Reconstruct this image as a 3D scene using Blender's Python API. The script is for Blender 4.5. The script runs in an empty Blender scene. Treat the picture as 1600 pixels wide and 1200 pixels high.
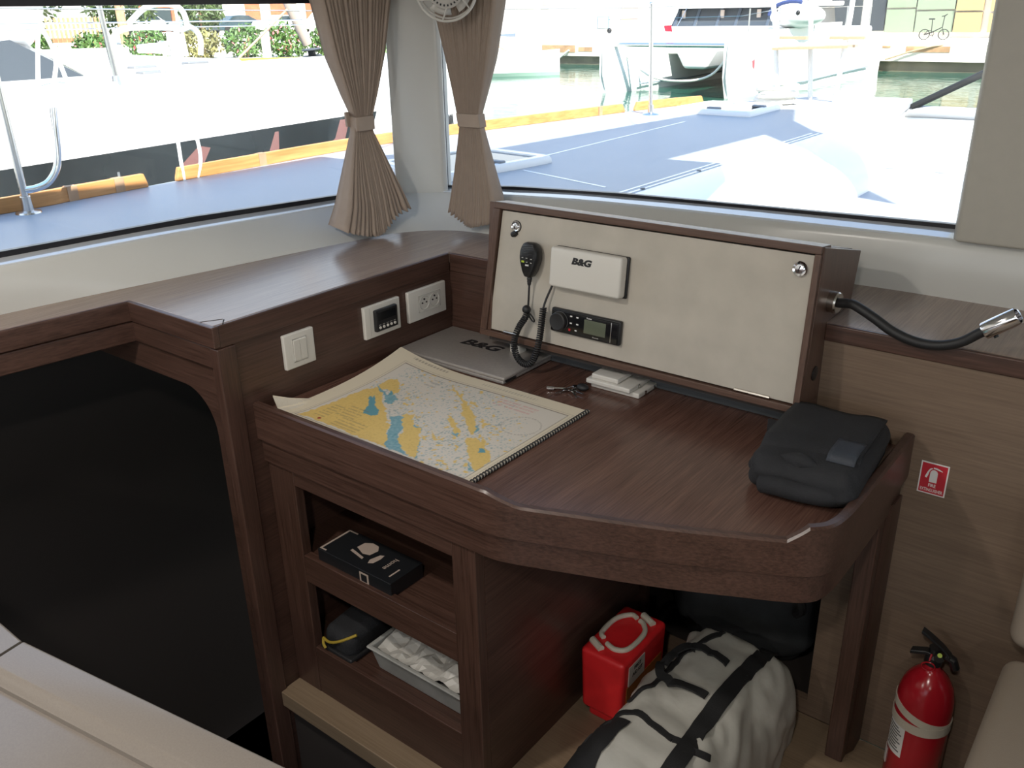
import bpy, math, random
from mathutils import Vector, Matrix, noise, Euler
random.seed(7)
SC = bpy.context.scene
COL = SC.collection
pi = math.pi
MATS = {}

# ------------------------------------------------------------------ materials
def lin(c):
    return tuple(((x/255)/12.92 if x/255 <= .04045 else ((x/255+.055)/1.055)**2.4) for x in c)

def new_mat(name):
    m = bpy.data.materials.new(name); m.use_nodes = True
    nt = m.node_tree; b = nt.nodes['Principled BSDF']
    MATS[name] = m
    return m, nt, b

def plain(name, col, rough=.5, metal=0., spec=.5, noise_amt=0., noise_scale=40., bump=0., bump_scale=200., coat=0., trans=0., sss=0., emit=None):
    m, nt, b = new_mat(name)
    b.inputs['Base Color'].default_value = (*col, 1)
    b.inputs['Roughness'].default_value = rough
    b.inputs['Metallic'].default_value = metal
    b.inputs['Specular IOR Level'].default_value = spec
    b.inputs['Coat Weight'].default_value = coat
    b.inputs['Transmission Weight'].default_value = trans
    if noise_amt or bump:
        tc = nt.nodes.new('ShaderNodeTexCoord')
    if noise_amt:
        n = nt.nodes.new('ShaderNodeTexNoise'); n.inputs['Scale'].default_value = noise_scale; n.inputs['Detail'].default_value = 4
        nt.links.new(tc.outputs['Object'], n.inputs['Vector'])
        r = nt.nodes.new('ShaderNodeMapRange'); r.inputs['From Min'].default_value = .3; r.inputs['From Max'].default_value = .7
        r.inputs['To Min'].default_value = 1-noise_amt; r.inputs['To Max'].default_value = 1+noise_amt
        nt.links.new(n.outputs['Fac'], r.inputs['Value'])
        mx = nt.nodes.new('ShaderNodeVectorMath'); mx.operation = 'SCALE'; mx.inputs[0].default_value = col
        nt.links.new(r.outputs['Result'], mx.inputs['Scale'])
        nt.links.new(mx.outputs['Vector'], b.inputs['Base Color'])
    if bump:
        n2 = nt.nodes.new('ShaderNodeTexNoise'); n2.inputs['Scale'].default_value = bump_scale; n2.inputs['Detail'].default_value = 3
        nt.links.new(tc.outputs['Object'], n2.inputs['Vector'])
        bp = nt.nodes.new('ShaderNodeBump'); bp.inputs['Strength'].default_value = bump; bp.inputs['Distance'].default_value = .002
        nt.links.new(n2.outputs['Fac'], bp.inputs['Height']); nt.links.new(bp.outputs['Normal'], b.inputs['Normal'])
    return m

def wood(name, dark, light, axis='X', rough=.35, fine=260., coat=.0, contrast=1., spec=.5):
    """open-pored veneer: grain streaks stretched along one axis"""
    m, nt, b = new_mat(name)
    tc = nt.nodes.new('ShaderNodeTexCoord'); mp = nt.nodes.new('ShaderNodeMapping')
    s = {'X': (.03, 1, 1), 'Y': (1, .03, 1), 'Z': (1, 1, .03)}[axis]
    mp.inputs['Scale'].default_value = s
    nt.links.new(tc.outputs['Object'], mp.inputs['Vector'])
    n1 = nt.nodes.new('ShaderNodeTexNoise'); n1.inputs['Scale'].default_value = fine; n1.inputs['Detail'].default_value = 3; n1.inputs['Roughness'].default_value = .6
    n2 = nt.nodes.new('ShaderNodeTexNoise'); n2.inputs['Scale'].default_value = fine*.12; n2.inputs['Detail'].default_value = 2
    nt.links.new(mp.outputs['Vector'], n1.inputs['Vector']); nt.links.new(mp.outputs['Vector'], n2.inputs['Vector'])
    ad = nt.nodes.new('ShaderNodeMath'); ad.operation = 'MULTIPLY_ADD'; ad.inputs[1].default_value = .7
    nt.links.new(n1.outputs['Fac'], ad.inputs[0])
    sc = nt.nodes.new('ShaderNodeMath'); sc.operation = 'MULTIPLY'; sc.inputs[1].default_value = .3
    nt.links.new(n2.outputs['Fac'], sc.inputs[0]); nt.links.new(sc.outputs[0], ad.inputs[2])
    cr = nt.nodes.new('ShaderNodeValToRGB')
    cr.color_ramp.elements[0].position = .5-.16/contrast; cr.color_ramp.elements[0].color = (*dark, 1)
    cr.color_ramp.elements[1].position = .5+.16/contrast; cr.color_ramp.elements[1].color = (*light, 1)
    nt.links.new(ad.outputs[0], cr.inputs['Fac']); nt.links.new(cr.outputs['Color'], b.inputs['Base Color'])
    bp = nt.nodes.new('ShaderNodeBump'); bp.inputs['Strength'].default_value = .12; bp.inputs['Distance'].default_value = .001
    nt.links.new(ad.outputs[0], bp.inputs['Height']); nt.links.new(bp.outputs['Normal'], b.inputs['Normal'])
    b.inputs['Roughness'].default_value = rough; b.inputs['Coat Weight'].default_value = coat; b.inputs['Coat Roughness'].default_value = .15
    b.inputs['Specular IOR Level'].default_value = spec
    return m

def glass_mat(name, tint=(1, 1, 1), refl=1.):
    m = bpy.data.materials.new(name); m.use_nodes = True; nt = m.node_tree
    for n in list(nt.nodes): nt.nodes.remove(n)
    out = nt.nodes.new('ShaderNodeOutputMaterial'); t = nt.nodes.new('ShaderNodeBsdfTransparent'); g = nt.nodes.new('ShaderNodeBsdfGlossy')
    t.inputs['Color'].default_value = (*tint, 1); g.inputs['Roughness'].default_value = .0
    f = nt.nodes.new('ShaderNodeFresnel'); f.inputs['IOR'].default_value = 1.35
    k = nt.nodes.new('ShaderNodeMath'); k.operation = 'MULTIPLY'; k.inputs[1].default_value = refl
    mx = nt.nodes.new('ShaderNodeMixShader')
    nt.links.new(f.outputs[0], k.inputs[0]); nt.links.new(k.outputs[0], mx.inputs['Fac'])
    nt.links.new(t.outputs[0], mx.inputs[1]); nt.links.new(g.outputs[0], mx.inputs[2]); nt.links.new(mx.outputs[0], out.inputs['Surface'])
    MATS[name] = m
    return m

# ------------------------------------------------------------------ mesh builder
class MB:
    def __init__(self): self.v = []; self.f = []; self.mi = []; self.cur = 0
    def add(self, vs, fs):
        o = len(self.v); self.v += [Vector(p) for p in vs]
        for f in fs: self.f.append([i+o for i in f]); self.mi.append(self.cur)
        return self
    def box(self, x0, x1, y0, y1, z0, z1):
        vs = [(x, y, z) for z in (z0, z1) for y in (y0, y1) for x in (x0, x1)]
        return self.add(vs, [(0,2,3,1),(4,5,7,6),(0,1,5,4),(2,6,7,3),(0,4,6,2),(1,3,7,5)])
    def hexa(self, p):  # 8 points: bottom ring 0-3, top ring 4-7
        return self.add(p, [(3,2,1,0),(4,5,6,7),(0,1,5,4),(1,2,6,5),(2,3,7,6),(3,0,4,7)])
    def prism(self, poly, a0, a1, axis='z'):
        n = len(poly)
        def P(q, a): return {'z': (q[0], q[1], a), 'y': (q[0], a, q[1]), 'x': (a, q[0], q[1])}[axis]
        vs = [P(q, a0) for q in poly]+[P(q, a1) for q in poly]
        return self.add(vs, [tuple(range(n))[::-1], tuple(range(n, 2*n))]+[(i, (i+1) % n, (i+1) % n+n, i+n) for i in range(n)])
    def loft(self, rings, closed=True, caps=True, wrap=False):
        n = len(rings[0]); vs = [p for r in rings for p in r]; fs = []
        m = len(rings)
        for a in range(m if wrap else m-1):
            b = (a+1) % m
            for i in range(n if closed else n-1):
                j = (i+1) % n
                fs.append((a*n+i, a*n+j, b*n+j, b*n+i))
        if caps and closed and not wrap:
            fs.append(tuple(range(n))[::-1]); fs.append(tuple(range((m-1)*n, m*n)))
        return self.add(vs, fs)
    def tube(self, path, r, seg=10, closed=False, caps=True):
        P = [Vector(p) for p in path]; n = len(P)
        rr = r if isinstance(r, (list, tuple)) else [r]*n
        T = []
        for i in range(n):
            a = P[(i-1) % n] if (closed or i > 0) else P[i]; b = P[(i+1) % n] if (closed or i < n-1) else P[i]
            t = (b-a); T.append(t.normalized() if t.length > 1e-9 else Vector((0, 0, 1)))
        up = Vector((0, 0, 1)) if abs(T[0].z) < .9 else Vector((1, 0, 0))
        N = (up-T[0]*up.dot(T[0])).normalized(); rings = []
        for i in range(n):
            N = (N-T[i]*N.dot(T[i])); N = N.normalized() if N.length > 1e-6 else T[i].orthogonal().normalized()
            B = T[i].cross(N)
            rings.append([P[i]+(N*math.cos(2*pi*k/seg)+B*math.sin(2*pi*k/seg))*rr[i] for k in range(seg)])
        return self.loft(rings, True, caps, closed)
    def lathe(self, prof, c=(0, 0, 0), axis=(0, 0, 1), seg=24):
        A = Vector(axis).normalized(); N = A.orthogonal().normalized(); B = A.cross(N); c = Vector(c)
        rings = [[c+A*h+(N*math.cos(2*pi*k/seg)+B*math.sin(2*pi*k/seg))*r for k in range(seg)] for r, h in prof]
        return self.loft(rings, True, True)
    def grid(self, fn, nu, nv):
        vs = [fn(i/nu, j/nv) for j in range(nv+1) for i in range(nu+1)]; w = nu+1
        return self.add(vs, [(j*w+i, j*w+i+1, (j+1)*w+i+1, (j+1)*w+i) for j in range(nv) for i in range(nu)])
    def rbox(self, c, h, r, seg=3, M=None):
        """rounded box: centre, half sizes, radius"""
        n = seg*2; c = Vector(c); h = Vector(h); cache = {}
        def pt(v):
            q = Vector([max(-h[i]+r, min(h[i]-r, v[i]*h[i])) for i in range(3)]); d = Vector([v[i]*h[i]-q[i] for i in range(3)])
            return q+(d.normalized()*r if d.length > 1e-9 else d)
        def cs(t, hh):  # parameter spacing that puts rows on the rounding
            k = r/hh
            if t <= 0: return -1
            return t
        for ax in range(3):
            for sg in (-1, 1):
                u, w = (ax+1) % 3, (ax+2) % 3
                def line(hh):
                    k = min(.999, r/hh); return [-1+k*(1-math.cos(pi/2*i/seg)) if False else -1+k*(i/seg) for i in range(seg+1)]+[1-k*(1-i/seg) for i in range(seg+1)]
                lu, lw = line(h[u]), line(h[w]); m = len(lu); vs = []
                for b in lw:
                    for a in lu:
                        v = [0, 0, 0]; v[ax] = sg; v[u] = a; v[w] = b
                        p = pt(v)
                        vs.append(c+(M @ p if M else p))
                fs = [(j*m+i, j*m+i+1, (j+1)*m+i+1, (j+1)*m+i) for j in range(m-1) for i in range(m-1)]
                if sg < 0: fs = [f[::-1] for f in fs]
                self.add(vs, fs)
        return self
    def sphere(self, c, r, seg=16, rings=10, sq=(1, 1, 1)):
        c = Vector(c)
        prof = [[c+Vector((math.sin(a)*math.cos(b)*r*sq[0], math.sin(a)*math.sin(b)*r*sq[1], math.cos(a)*r*sq[2])) for b in [2*pi*k/seg for k in range(seg)]]
                for a in [pi*max(.02, min(.98, i/rings)) for i in range(rings+1)]]
        return self.loft(prof, True, True)
    def build(self, name, mat, parent=None, bevel=0, smooth=None, origin=None, bseg=2, merge=True, angle=35):
        if origin is None and parent is None:
            xs = [p.x for p in self.v]; ys = [p.y for p in self.v]; zs = [p.z for p in self.v]
            origin = Vector(((min(xs)+max(xs))/2, (min(ys)+max(ys))/2, min(zs)))
        O = Vector(origin) if parent is None else world_origin(parent)
        me = bpy.data.meshes.new(name); me.from_pydata([p-O for p in self.v], [], self.f)
        mats = mat if isinstance(mat, (list, tuple)) else [mat]
        for m in mats: me.materials.append(MATS[m])
        if len(mats) > 1: me.polygons.foreach_set('material_index', self.mi)
        import bmesh
        bm = bmesh.new(); bm.from_mesh(me)
        if merge: bmesh.ops.remove_doubles(bm, verts=bm.verts, dist=1e-5)
        bmesh.ops.recalc_face_normals(bm, faces=bm.faces); bm.to_mesh(me); bm.free()
        o = bpy.data.objects.new(name, me); COL.objects.link(o)
        if parent is None: o.location = O
        else: o.parent = parent
        if smooth or (smooth is None and bevel == 0):
            for p in me.polygons: p.use_smooth = True
            es = o.modifiers.new('edge', 'EDGE_SPLIT'); es.split_angle = math.radians(angle)
        if bevel:
            bv = o.modifiers.new('bevel', 'BEVEL'); bv.width = bevel; bv.segments = bseg; bv.limit_method = 'ANGLE'; bv.angle_limit = math.radians(40)
            bv.harden_normals = False
            for p in me.polygons: p.use_smooth = True
            wn = o.modifiers.new('wn', 'WEIGHTED_NORMAL'); wn.keep_sharp = True
        return o

def world_origin(o):
    v = Vector((0, 0, 0))
    while o is not None: v += o.location; o = o.parent
    return v

def tag(o, label=None, cat=None, group=None, kind=None):
    if label: o['label'] = label
    if cat: o['category'] = cat
    if group: o['group'] = group
    if kind: o['kind'] = kind
    return o
def struct(o, label=None):
    o['kind'] = 'structure'
    if label: o['label'] = label
    return o
def thing(name, label, cat, loc, group=None):
    o = bpy.data.objects.new(name, None); COL.objects.link(o); o.location = loc; o.empty_display_size = .05
    return tag(o, label, cat, group)

def text(name, s, size, P0, ex, ey, mat, parent, offset=0., shear=0., extrude=.0004, align='CENTER', space=1., sx=1.):
    """lettering laid on a surface: P0 = anchor, ex / ey = reading and up directions"""
    cu = bpy.data.curves.new(name, 'FONT'); cu.body = s; cu.size = size; cu.align_x = align; cu.align_y = 'CENTER'
    cu.offset = offset; cu.shear = shear; cu.extrude = extrude; cu.space_character = space; cu.resolution_u = 4
    tmp = bpy.data.objects.new(name+'_tmp', cu); COL.objects.link(tmp)
    dg = bpy.context.evaluated_depsgraph_get(); me = bpy.data.meshes.new_from_object(tmp.evaluated_get(dg))
    bpy.data.objects.remove(tmp)
    ex = Vector(ex).normalized(); ey = Vector(ey); ey = (ey-ex*ey.dot(ex)).normalized(); ez = ex.cross(ey)
    O = world_origin(parent)
    for v in me.vertices:
        q = v.co.copy(); v.co = Vector(P0)+ex*q.x*sx+ey*q.y+ez*(q.z+extrude)-O
    me.materials.clear(); me.materials.append(MATS[mat])
    me.name = name
    o = bpy.data.objects.new(name, me); COL.objects.link(o); o.parent = parent
    return o

def spline(P, n=8, closed=False):
    """Catmull-Rom through points"""
    P = [Vector(p) for p in P]; m = len(P); out = []
    for i in range(m if closed else m-1):
        if closed: a, b, c, d = P[(i-1) % m], P[i], P[(i+1) % m], P[(i+2) % m]
        else: a, b, c, d = P[max(i-1, 0)], P[i], P[i+1], P[min(i+2, m-1)]
        for k in range(n):
            t = k/n
            out.append(.5*((2*b)+(c-a)*t+(2*a-5*b+4*c-d)*t*t+(3*b-a-3*c+d)*t**3))
    if not closed: out.append(P[-1].copy())
    return out
def circle(c, r, ex, ey, n=32):
    c = Vector(c); ex = Vector(ex); ey = Vector(ey)
    return [c+(ex*math.cos(2*pi*k/n)+ey*math.sin(2*pi*k/n))*r for k in range(n)]
def copy_tree(o, parent=None):
    c = o.copy(); COL.objects.link(c); c.parent = parent
    for ch in list(o.children): copy_tree(ch, c)
    return c

# ------------------------------------------------------------------ material library
wood('wenge', (.042, .021, .015), (.095, .05, .037), 'X', rough=.33)
wood('wenge_along', (.042, .021, .015), (.095, .05, .037), 'Y', rough=.33)
wood('wenge_up', (.042, .021, .015), (.095, .05, .037), 'Z', rough=.33)
wood('wall_veneer', (.145, .10, .070), (.205, .145, .102), 'X', rough=.45)
wood('desk_veneer', (.065, .030, .022), (.15, .08, .06), 'Y', rough=.27, fine=330, contrast=.9)
wood('ledge_veneer', (.23, .17, .137), (.32, .24, .195), 'Y', rough=.2)
wood('frame_wood', (.07, .037, .026), (.12, .068, .048), 'X', rough=.4)
wood('frame_wood_up', (.07, .037, .026), (.12, .068, .048), 'Z', rough=.4)
wood('sole_board', (.21, .15, .095), (.28, .205, .135), 'X', rough=.4)
wood('teak', (.40, .17, .05), (.60, .29, .10), 'Y', rough=.55, fine=60)
plain('gelcoat_gloss', (.62, .64, .66), .05, coat=1., spec=.8)
plain('gelcoat', (.575, .575, .545), .25, noise_amt=.015, noise_scale=6)
plain('pillar_backlit', (.41, .39, .34), .4, noise_amt=.02)  # darker than the corner pillar: backlit shade put into the colour
plain('console_panel', (.455, .42, .362), .5, noise_amt=.07, noise_scale=14, bump=.05)
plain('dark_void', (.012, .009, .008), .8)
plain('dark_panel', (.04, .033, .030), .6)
plain('black_rubber', (.012, .012, .013), .55)
plain('black_plastic', (.012, .0125, .014), .38, bump=.05, bump_scale=800)
plain('black_gloss', (.008, .0085, .01), .12)
plain('gasket', (.012, .012, .016), .35)
plain('white_plastic', (.62, .60, .555), .33)
plain('white_plastic_dim', (.50, .485, .45), .4)
plain('silver_case', (.36, .335, .315), .38, metal=.35, noise_amt=.06, noise_scale=120)
plain('chrome', (.82, .82, .84), .1, metal=1)
plain('steel', (.62, .61, .6), .22, metal=1)
plain('nickel', (.60, .57, .53), .25, metal=1)
plain('ink', (.012, .012, .014), .6)
plain('grey_ink', (.09, .09, .095), .6)
plain('white_ink', (.75, .74, .72), .5)
plain('lcd', (.105, .12, .085), .2)
plain('key_yellow', (.42, .55, .05), .4)
plain('red_dot', (.45, .02, .03), .4)
plain('black_cloth', (.014, .0145, .017), .85, bump=.5, bump_scale=500, noise_amt=.25, noise_scale=9)
plain('bag_charcoal', (.034, .038, .042), .8, bump=.4, bump_scale=400, noise_amt=.3, noise_scale=7)
plain('velcro', (.03, .036, .048), .6, bump=.4, bump_scale=900)
plain('curtain_cloth', (.38, .305, .25), .9, bump=.2, bump_scale=700, noise_amt=.03)
plain('fire_red', (.42, .012, .022), .2)
plain('sign_red', (.50, .025, .04), .35)
plain('case_red', (.68, .018, .022), .45, noise_amt=.08, noise_scale=20)
plain('rope_cream', (.58, .53, .44), .8, bump=.5, bump_scale=300)
plain('duffel_cloth', (.45, .44, .40), .7, noise_amt=.08, noise_scale=8, bump=.3, bump_scale=60)
plain('webbing', (.011, .011, .012), .75, bump=.4, bump_scale=600)
plain('tag_orange', (.28, .10, .02), .5)
plain('clear_tub', (.33, .33, .31), .35, noise_amt=.15, noise_scale=20)
plain('leather', (.40, .36, .31), .55, bump=.15, bump_scale=350, noise_amt=.04)
plain('cushion', (.26, .215, .17), .8, bump=.2, bump_scale=500)
plain('table_laminate', (.20, .175, .152), .22, noise_amt=.05, noise_scale=400)
plain('cord_yellow', (.38, .27, .03), .6)
plain('blue_plastic', (.012, .035, .16), .4)
plain('box_black', (.011, .012, .014), .4)
plain('print_beige', (.42, .34, .29), .5)
plain('seam_dark', (.006, .005, .005), .8)
plain('grey_strip', (.07, .078, .085), .5)
plain('headliner', (.72, .70, .66), .6)
glass_mat('window_glass', (.96, .98, .97), .6)
SKY, SUN, LAMP, EXPO = 1.0, 7.5, 6.5, 1.05
SUNDIR = (-.60, .35, -.72)
# ================================================================== SETTING
ZL = .966          # top of the wooden side shelf that runs round the cabin
ZD = .745          # chart table top
# --- side shelf (ledge)
back = [(-.50, .25), (-.4515, .7446), (-.38, 1.19), (-.3036, 1.6265), (-.27, 1.76), (-.2, 1.85), (-.1, 1.895), (.1, 1.91), (.4, 1.935), (.96, 1.982), (1.3, 1.985), (2.6, 1.985)]
front = [(2.6, 1.69), (0, 1.69), (0, .965), (-.315, .965), (-.40, .25)]
poly = [(x-.03 if i < 4 else x, y+.03 if i >= 4 else y) for i, (x, y) in enumerate(back)]+front
o = MB().prism(poly, ZL-.03, ZL).build('trim_1', 'ledge_veneer', bevel=.004)
struct(o, 'brown veneer side shelf running under the cabin windows')
fa = MB()
fa.prism([(.005, .965), (.005, 1.685), (-.02, 1.685), (-.02, .965)], ZL-.05, ZL-.001)
fa.build('fascia', 'wenge_along', o, bevel=.003)
fb = MB(); fb.box(.005, 1.0, 1.684, 1.70, ZL-.05, ZL-.001); fb.box(1.003, 2.6, 1.684, 1.70, ZL-.036, ZL-.001); fb.build('fascia', 'wenge', o, bevel=.003)
fc = MB(); fc.prism([(-.395, .25), (-.31, .968), (-.335, .968), (-.42, .25)], ZL-.048, ZL-.001); fc.prism([(-.40, .25), (-.315, .968), (-.345, .968), (-.43, .25)], ZL-.098, ZL-.05)
fc.build('fascia', 'wenge_along', o, bevel=.003)
fd = MB(); fd.box(-.318, .006, .958, .975, ZL-.048, ZL-.001); fd.box(-.318, .0, .963, .985, ZL-.098, ZL-.05); fd.build('fascia', 'wenge', o, bevel=.003)
sm = MB(); sm.prism([(-.047, .966), (-.045, .966), (-.022, 1.005), (-.024, 1.006)], ZL, ZL+.0006); sm.prism([(.004, .985), (.004, .987), (-.018, 1.006), (-.02, 1.0045)], ZL, ZL+.0006)
sm.build('mitre_joint', 'seam_dark', o)

# --- wooden walls round the table
w = MB(); w.box(-.02, 0, .985, 1.70, -.9, ZL-.03); o = w.build('wall_left', 'wenge_along'); struct(o, 'dark brown veneered side wall behind the chart')
p = MB(); p.box(-.022, .006, .962, 1.008, -.9, ZL-.05); p.build('corner_post', 'wenge_up', o, bevel=.004)
# front wall with the foot-room recess cut into it
w = MB(); w.box(-.02, .63, 1.69, 1.71, -.05, ZL-.03); w.box(.63, 1.0, 1.69, 1.71, .60, ZL-.03)
o = w.build('wall_front', 'wenge'); struct(o, 'dark veneered wall behind the instrument console')
w = MB(); w.box(1.0, 2.6, 1.69, 1.71, .60, ZL-.03); w.box(1.067, 2.6, 1.69, 1.71, .0, .60); w.box(.63, 1.067, 1.69, 1.71, 0, .042)
o = w.build('wall_right', 'wall_veneer'); struct(o, 'plain brown veneer wall panel carrying the fire sign')
sm = MB(); sm.box(1.0005, 1.003, 1.6885, 1.69, ZD, ZL-.03); sm.build('panel_joint', 'seam_dark', o)
r = MB(); r.box(.55, 1.15, 2.25, 2.27, -.05, .65); r.box(.55, .57, 1.71, 2.25, -.05, .65); r.box(1.13, 1.15, 1.71, 2.25, -.05, .65); r.box(.55, 1.15, 1.71, 2.25, .63, .65); r.box(.55, 1.15, 1.71, 2.25, -.05, .0)
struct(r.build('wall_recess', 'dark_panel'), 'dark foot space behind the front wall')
# stair side: panel with a rounded opening, hull liner, low floor
ap = []
ap += [(-.62, .868), (-.0, .868), (-.0, -.9), (-.055, -.9), (-.055, .70)]
ap += [(-.055-.10+.10*math.cos(a), .70+.10*math.sin(a)) for a in [pi/2*k/8 for k in range(1, 9)]]
ap += [(-.62, .80)]
o = MB().prism(ap, .972, .99, 'y').build('wall_stair', 'wenge'); struct(o, 'dark panel with a rounded opening beside the chart table')
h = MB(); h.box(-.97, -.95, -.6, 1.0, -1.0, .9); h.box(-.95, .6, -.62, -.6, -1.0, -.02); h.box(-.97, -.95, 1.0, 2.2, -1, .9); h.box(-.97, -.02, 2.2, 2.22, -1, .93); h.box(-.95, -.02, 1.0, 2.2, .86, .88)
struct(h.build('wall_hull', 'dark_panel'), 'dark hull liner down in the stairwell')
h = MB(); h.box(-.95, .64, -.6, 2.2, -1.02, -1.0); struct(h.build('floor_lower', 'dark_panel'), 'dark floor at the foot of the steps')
# --- saloon floor
f = MB(); f.box(0, 2.6, .99, 1.69, -.045, 0); f.box(.62, 4.3, -3.2, .99, -.045, 0); f.box(2.6, 4.3, .99, 1.69, -.045, 0)
o = f.build('floor', 'sole_board', bevel=.003); struct(o, 'light tan sole boards of the raised saloon floor')
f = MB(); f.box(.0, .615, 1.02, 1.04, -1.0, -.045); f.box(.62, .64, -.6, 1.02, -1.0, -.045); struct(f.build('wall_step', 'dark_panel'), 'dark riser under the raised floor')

# --- white coaming under the windows
B = [(-.50, .25), (-.4515, .7446), (-.38, 1.19), (-.3036, 1.6265), (-.27, 1.76), (-.2, 1.85), (-.1, 1.895), (.1, 1.91), (.4, 1.935), (.96, 1.982), (1.3, 1.985), (2.6, 1.985)]
T = [(-.47, .25, 1.077), (-.455, .7446, 1.064), (-.45, 1.19, 1.053), (-.45, 1.63, 1.034), (-.45, 1.83, 1.027), (-.44, 1.945, 1.026), (-.36, 1.99, 1.036), (-.063, 1.995, 1.055), (.3, 1.995, 1.072), (.96, 1.995, 1.083), (1.3, 1.995, 1.086), (2.6, 1.995, 1.086)]
OO = [(-.505, .25, 1.084), (-.505, .7446, 1.076), (-.505, 1.19, 1.066), (-.505, 1.63, 1.046), (-.505, 1.83, 1.038), (-.505, 2.03, 1.036), (-.42, 2.06, 1.038), (-.063, 2.06, 1.064), (.3, 2.06, 1.082), (.96, 2.06, 1.097), (1.3, 2.06, 1.10), (2.6, 2.06, 1.10)]
def R3(L): return spline([Vector((p[0], p[1], p[2] if len(p) > 2 else ZL)) for p in L], 6)
b_, t_, o_ = R3(B), R3(T), R3(OO); rings = []
for b, t, oo in zip(b_, t_, o_):
    pr = [b+Vector((0, 0, -.015))]
    for k in range(9):
        s = k/8; q = b.lerp(t, s); q = q+(oo-t)*(-.10*math.sin(pi*s)); pr.append(q)
    pr += [t.lerp(oo, .08)+Vector((0, 0, .002)), t.lerp(oo, .3)+Vector((0, 0, .001)), oo-Vector((0, 0, .001)), oo+Vector((0, 0, -.25)), b+(oo-t)+Vector((0, 0, -.06))]
    rings.append(pr)
o = MB().loft(rings).build('wall_coaming', 'gelcoat', smooth=True, angle=50); struct(o, 'white moulded coaming under the windows')
m = MB(); m.loft([[t.lerp(oo, .10)+Vector((0, 0, .0005)), t.lerp(oo, .12)+Vector((0, 0, .0035)), oo+Vector((0, 0, .002)), oo-Vector((0, 0, .01))] for t, oo in zip(t_, o_)]); m.build('window_sill', 'gelcoat_gloss', o, smooth=True, angle=40)

# --- pillars
c = MB(); q = [(-.452, 1.955), (-.435, 1.975), (-.315, 1.997), (-.295, 2.0), (-.29, 2.02), (-.345, 2.055), (-.345, 2.10), (-.56, 2.10), (-.56, 2.06), (-.5, 2.05), (-.46, 1.985)]
c.prism(q, 1.02, 2.02); o = c.build('trim_2', 'gelcoat', bevel=.006, bseg=3); struct(o, 'cream corner pillar between the two curtains')
c = MB(); c.prism([(1.155, 1.968), (1.64, 1.968), (1.64, 2.10), (1.15, 2.10), (1.147, 1.98)], 1.092, 2.02); o = c.build('trim_3', 'pillar_backlit', bevel=.006, bseg=3); struct(o, 'broad cream window pillar at the right edge')
# --- windows
def window(name, path_in, path_out, label, parts):
    pass
def frame_tube(loop, r, name, mat, parent):
    return MB().tube(loop, r, seg=6, closed=True).build(name, mat, parent)
# left window
yb = [(.25, 1.089), (.79, 1.080), (1.27, 1.069), (1.76, 1.044), (2.035, 1.040)]
lo = [Vector((-.505, y, z)) for y, z in yb]; hi = [Vector((-.505, y, 1.582)) for y in (2.035, 1.27, .25)]
g = MB(); ring = lo+hi
g.add([p+Vector((-.003, 0, 0)) for p in ring]+[p+Vector((.003, 0, 0)) for p in ring], [tuple(range(8))[::-1], tuple(range(8, 16))]+[(i, (i+1) % 8, (i+1) % 8+8, i+8) for i in range(8)])
o = g.build('window_1', 'window_glass', smooth=False); struct(o, 'side window on the left overlooking the neighbouring catamaran')
s = MB(); s.loft([[p+Vector((dx, 0, dz)) for dx, dz in ((-.008, -.007), (.01, -.007), (.01, .008), (-.008, .008))] for p in lo])
s.box(-.513, -.495, .25, 2.035, 1.576, 1.592); s.box(-.513, -.495, 2.030, 2.044, 1.038, 1.58)
s.build('gasket', 'gasket', o, bevel=.001)
# front window
lo = [Vector((x, 2.06, z)) for x, z in ((-.335, 1.043), (-.063, 1.066), (.3, 1.083), (.96, 1.098), (1.148, 1.102))]; hi = [Vector((1.148, 2.06, 1.62)), Vector((-.335, 2.06, 1.62))]
g = MB(); ring = lo+hi; n = len(ring)
g.add([p+Vector((0, -.003, 0)) for p in ring]+[p+Vector((0, .003, 0)) for p in ring], [tuple(range(n)), tuple(range(n, 2*n))[::-1]]+[(i, (i+1) % n, (i+1) % n+n, i+n) for i in range(n)])
o = g.build('window_2', 'window_glass', smooth=False); struct(o, 'front window looking over the foredeck')
s = MB(); s.loft([[p+Vector((0, dy, dz)) for dy, dz in ((-.01, -.007), (.008, -.007), (.008, .008), (-.01, .008))] for p in lo])
s.box(-.343, -.331, 2.05, 2.068, 1.046, 1.62); s.box(-.335, 1.148, 2.05, 2.068, 1.614, 1.63); s.box(1.143, 1.152, 2.05, 2.068, 1.10, 1.62)
s.build('gasket', 'gasket', o, bevel=.001)
# second front pane to the right of the pillar
g = MB(); g.box(1.64, 2.6, 2.057, 2.063, 1.10, 1.62); o = g.build('window_3', 'window_glass', smooth=False); struct(o, 'front window pane beyond the broad pillar')
# wall band above windows, roof
w = MB(); w.box(-.56, -.5, .25, 2.1, 1.588, 2.05); w.box(-.56, 4.3, 2.05, 2.1, 1.625, 2.05); struct(w.build('wall_upper', 'gelcoat'), 'white band above the windows')
w = MB(); w.box(-.56, -.5, -3.2, .25, .9, 2.05); w.box(2.6, 4.3, 1.99, 2.1, .6, 1.62); w.box(-.56, 4.3, -3.25, -3.2, -.05, 1.02); w.box(4.25, 4.3, -3.2, 2.1, -.05, 1.05); w.box(4.2, 4.25, -3.25, -3.1, 1.0, 2.05); w.box(4.2, 4.25, 0.4, .55, 1.0, 2.05); struct(w.build('wall_aft', 'gelcoat'), 'white cabin side behind the viewer')
w = MB(); w.box(1.9, 4.2, -3.15, -1.3, .0, .88); w.box(-.45, .1, -3.15, -.4, -.05, .9); struct(w.build('wall_galley', 'wenge'), 'wooden galley fronts behind the viewer')
r = MB(); r.box(-.95, 5.0, -3.4, 2.35, 2.05, 2.12); struct(r.build('ceiling', 'headliner', bevel=.02), 'white cabin roof')

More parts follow.
